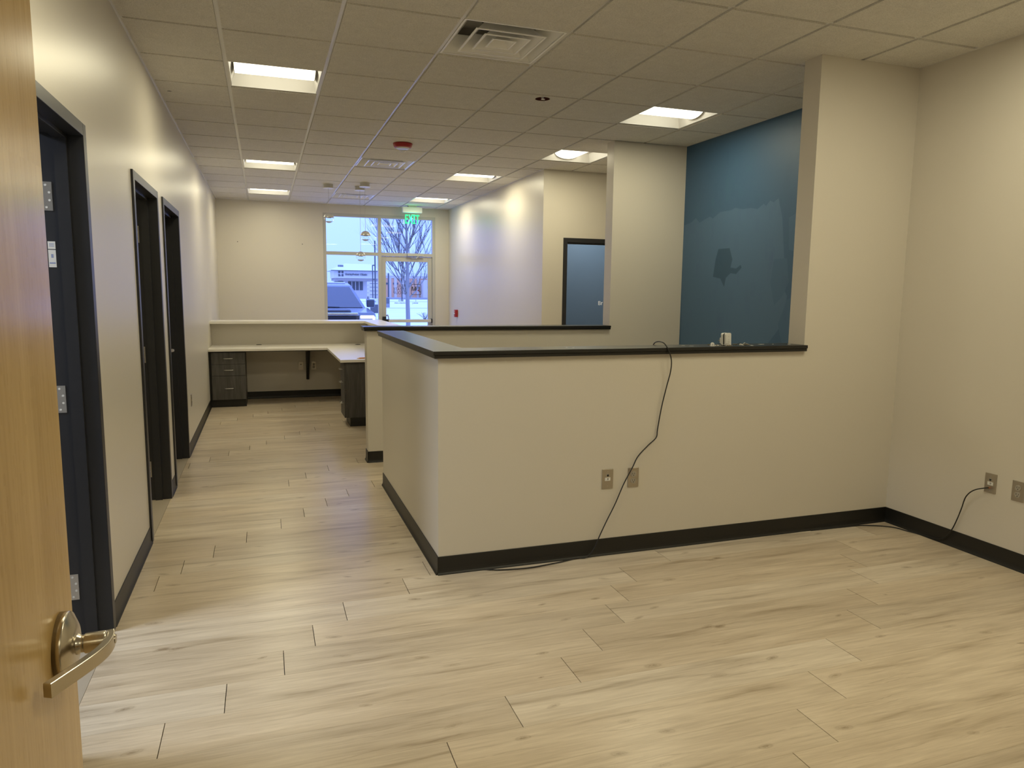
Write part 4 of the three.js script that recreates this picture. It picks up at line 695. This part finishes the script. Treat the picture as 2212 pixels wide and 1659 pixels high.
{ // small parked utility box and distant shrub on the lot
  const z = -70, a = far(833, 642, z), b = far(842, 658, z), c = group('newspaper_box', 'grey box standing in the snow left of the tree trunk', 'box', [0, 0, 0]); mesh('cabinet_body', rbx(a.x, b.x, GY, a.y, z - 0.3, z, 0.02, 2), std(lin(0.28, 0.28, 0.28), 0.7), c); mesh('door_panel', [bx(a.x + 0.05, b.x - 0.05, b.y + 0.1, a.y - 0.08, z, z + 0.02)], std(lin(0.13, 0.13, 0.13), 0.6), c);
}
function shrub(name, label, cat, pos, n, h, spread, mat, grp) {
  const gs = []; for (let i = 0; i < n; i++) { const a = rr(0, 6.28), s = rr(0.2, 1) * spread, hh = h * rr(0.5, 1), p0 = [rr(-0.05, 0.05) * spread * 3, 0, rr(-0.05, 0.05) * spread * 3], p1 = [Math.cos(a) * s * 0.6, hh * 0.65, Math.sin(a) * s * 0.6], p2 = [Math.cos(a) * s, hh * rr(0.85, 1), Math.sin(a) * s]; gs.push(bar(p0, p1, 0.006, 4, 0.005), bar(p1, p2, 0.005, 4, 0.003)); if (rnd() > 0.4) gs.push(bar(p1, [p1[0] + rr(-0.12, 0.12), p1[1] + rr(0.08, 0.2), p1[2] + rr(-0.1, 0.1)], 0.004, 4, 0.002)); }
  const t = group(name, label, cat, pos, grp); mesh('stems', gs, mat, t); const sn = []; for (let k = 0; k < 7; k++) sn.push(new THREE.IcosahedronGeometry(rr(0.02, 0.05), 1).translate(rr(-1, 1) * spread * 0.7, h * rr(0.35, 0.95), rr(-1, 1) * spread * 0.6).toNonIndexed()); mesh('snow_clumps', sn, M.snow, t); return t;
}
{
  const tw = std(lin(0.20, 0.15, 0.11), 0.9);
  for (const [x, z, h, s] of [[2.55, -14.0, 0.92, 0.17], [2.98, -14.2, 0.95, 0.18], [3.42, -14.1, 0.98, 0.18], [3.3, -15.0, 0.95, 0.2], [2.8, -14.9, 0.9, 0.2]]) shrub('dormant_shrub', 'leafless snow-dusted shrub outside the entrance door', 'shrub', [x, GY, z], 60, h, s, tw, 'dormant shrubs outside the door');
  const p = far(918, 653, -40); shrub('snowy_tuft', 'small dark tuft poking out of the snow right of the tree', 'shrub', [p.x, GY, -40], 30, 0.55, 0.5, std(lin(0.09, 0.08, 0.07), 0.9));
}
{ // bare street tree
  const z = -20, p = far(881, 690, z), t = group('bare_tree', 'leafless young tree with snow-grey bark outside the entrance door', 'tree', [p.x, GY, z]);
  const bark = std(lin(0.30, 0.28, 0.25), 0.9), twig = std(lin(0.15, 0.13, 0.11), 0.9);
  { const k = [[0, 0, 0, 0.068], [0.01, 0.8, 0, 0.062], [-0.01, 1.6, 0.01, 0.055], [0.0, 2.3, 0, 0.042], [-0.02, 3.1, 0.02, 0.030], [-0.03, 4.0, 0, 0.019], [-0.05, 5.0, 0, 0.006]], gg = []; for (let i = 0; i < 6; i++) gg.push(bar(k[i].slice(0, 3), k[i + 1].slice(0, 3), k[i][3], 10, k[i + 1][3])); mesh('trunk', gg, bark, t); }
  const gs = [], tw = [];
  function branch(o, d, len, r, depth) {
    let q = o.clone(), dir = d.clone(); const n = 4, kids = [];
    for (let i = 0; i < n; i++) { const e = q.clone().addScaledVector(dir, len / n); const r1 = r * (1 - 0.17 * i), r2 = r * (1 - 0.17 * (i + 1)); (depth < 1 ? gs : tw).push(bar(q.toArray(), e.toArray(), r1, depth < 2 ? 5 : 4, r2)); q = e; dir.add(V3(rr(-0.10, 0.10), 0.10, rr(-0.10, 0.10))).normalize(); kids.push([e.clone(), dir.clone(), r2]); }
    if (depth >= 3) return;
    for (const [e, dd, r2] of kids) { const m = depth === 0 ? 2 : 1; for (let k = 0; k < m; k++) { if (depth === 2 && rnd() > 0.65) continue; const ax = V3(rr(-1, 1), rr(-0.2, 0.4), rr(-1, 1)).normalize(); const nd = dd.clone().addScaledVector(ax, rr(0.4, 0.7)).normalize(); branch(e, nd, len * rr(0.42, 0.6), r2 * 0.62, depth + 1); } }
  }
  for (let k = 0; k < 26; k++) { const y = 1.35 + 3.0 * (k / 26) + rr(-0.05, 0.05), a = k * 2.4 + rr(-0.3, 0.3), sl = rr(0.55, 0.95) * (1 - 0.25 * k / 26); branch(V3(-0.02, y, 0), V3(Math.cos(a) * sl, 0.85, Math.sin(a) * sl * 0.6).normalize(), rr(1.3, 1.9) * (1 - 0.35 * k / 26), 0.026 * (1 - 0.45 * k / 26), 0); }
  mesh('limbs', gs, bark, t); tag(mesh('twigs', tw, twig, t), null, null, null, 'stuff');
}
{ // parked vehicle, nose to the window
  const paint = phy(lin(0.06, 0.07, 0.09), 0.3, { clearcoat: 0.6 }), gl = phy(lin(0.03, 0.032, 0.034), 0.06), chrome = std(lin(0.62, 0.62, 0.62), 0.25, { metalness: 1 }), rub = std(lin(0.015, 0.015, 0.018), 0.8);
  const t = group('parked_truck', 'dark parked truck with lit headlights facing the window', 'truck', [1.2, GY, -15.0]);
  const S = (prof, hw, mat, name, bev = 0.05) => { const s = new THREE.Shape(prof.map(q => new THREE.Vector2(...q))); const g = new THREE.ExtrudeGeometry(s, { depth: 2 * hw - 2 * bev, bevelEnabled: true, bevelSize: bev, bevelThickness: bev, bevelOffset: -bev, bevelSegments: 4 }).translate(0, 0, -hw + bev).rotateY(Math.PI / 2).toNonIndexed(); return mesh(name, g, mat, t); };
  // profile: first coordinate is distance behind the nose (towards -z after the turn)
  S([[0.02, 0.45], [0.0, 0.80], [0.03, 1.14], [0.10, 1.20], [0.95, 1.27], [1.25, 1.28], [4.6, 1.27], [4.8, 0.95], [4.75, 0.45]], 0.99, paint, 'body', 0.06);
  const A = [[0.90, 1.24, -1.02], [0.68, 1.77, -2.0]];   // windshield corner (half width, height, z) at base and top
  const cabin = new ConvexGeometry([[-0.92, 1.24, -0.98], [0.92, 1.24, -0.98], [-0.70, 1.76, -1.95], [0.70, 1.76, -1.95], [-0.66, 1.82, -2.25], [0.66, 1.82, -2.25], [-0.66, 1.80, -3.6], [0.66, 1.80, -3.6], [-0.92, 1.24, -4.4], [0.92, 1.24, -4.4]].map(v => V3(...v))); mesh('cabin', cabin, paint, t);
  const quad = (p, mat, name, off = 0.006) => { const a = V3(...p[0]), b = V3(...p[1]), c = V3(...p[2]), n = b.clone().sub(a).cross(c.clone().sub(a)).normalize(); const ps = p.map(v => V3(...v)); const g = new ConvexGeometry([...ps.map(v => v.clone().addScaledVector(n, off)), ...ps.map(v => v.clone().addScaledVector(n, -0.004))]); return mesh(name, g, mat, t); };
  quad([[-0.84, 1.28, -1.045], [0.84, 1.28, -1.045], [0.655, 1.725, -1.885], [-0.655, 1.725, -1.885]], gl, 'windshield');
  for (const s of [-1, 1]) quad([[s * 0.895, 1.29, -1.3], [s * 0.895, 1.29, -3.9], [s * 0.70, 1.72, -3.4], [s * 0.715, 1.70, -2.05]].map(v => v), gl, 'side_window', s > 0 ? -0.012 : 0.012);
  mesh('wiper', bar([-0.3, 1.30, -1.06], [0.35, 1.285, -1.055], 0.012, 6), rub, t); mesh('hood_bulge', rbx(-0.50, 0.50, 1.17, 1.275, -0.9, -0.14, 0.05, 3), paint, t);
  mesh('hood_trim', rbx(-0.84, 0.62, 1.145, 1.20, -0.10, 0.02, 0.015, 2), chrome, t);
  mesh('grille', rbx(-0.62, 0.58, 0.72, 1.125, -0.06, 0.012, 0.02, 2), rub, t); for (let k = 0; k < 4; k++) mesh('grille_bar', rbx(-0.60, 0.60, 0.76 + k * 0.09, 0.785 + k * 0.09, 0.0, 0.024, 0.008, 2), chrome, t);
  for (const s of [-1, 1]) { const h = mesh('headlight', rbx(Math.min(s * 0.64, s * 0.97), Math.max(s * 0.64, s * 0.97), 0.88, 1.14, -0.14, 0.01, 0.03, 3), std(lin(0.45, 0.45, 0.45), 0.2), t); mesh('running_light', [rbx(Math.min(s * 0.66, s * 0.94), Math.max(s * 0.66, s * 0.94), 1.085, 1.145, 0.0, 0.022, 0.012, 2), rbx(Math.min(s * 0.91, s * 0.965), Math.max(s * 0.91, s * 0.965), 0.94, 1.12, -0.01, 0.018, 0.01, 2)], std(lin(0.9, 0.9, 0.85), 0.3, { emissive: lin(1, 0.98, 0.9), emissiveIntensity: 1.6 }), h); mesh('wheel', cyl(0.38, 0.38, 0.26, 28).rotateZ(Math.PI / 2).translate(s * 0.87, 0.38, -0.9).toNonIndexed(), rub, t); mesh('wheel', cyl(0.38, 0.38, 0.26, 28).rotateZ(Math.PI / 2).translate(s * 0.87, 0.38, -3.9).toNonIndexed(), rub, t); mesh('mirror', rbx(Math.min(s * 0.98, s * 1.16), Math.max(s * 0.98, s * 1.16), 1.28, 1.46, -1.5, -1.38, 0.03, 2), paint, t); }
  mesh('bumper', rbx(-0.98, 0.98, 0.42, 0.68, -0.12, 0.06, 0.04, 3), chrome, t); mesh('roof_snow', rbx(-0.6, 0.6, 1.80, 1.84, -3.5, -2.2, 0.018, 2), M.snow, t);
}
renderer.render(scene, camera);
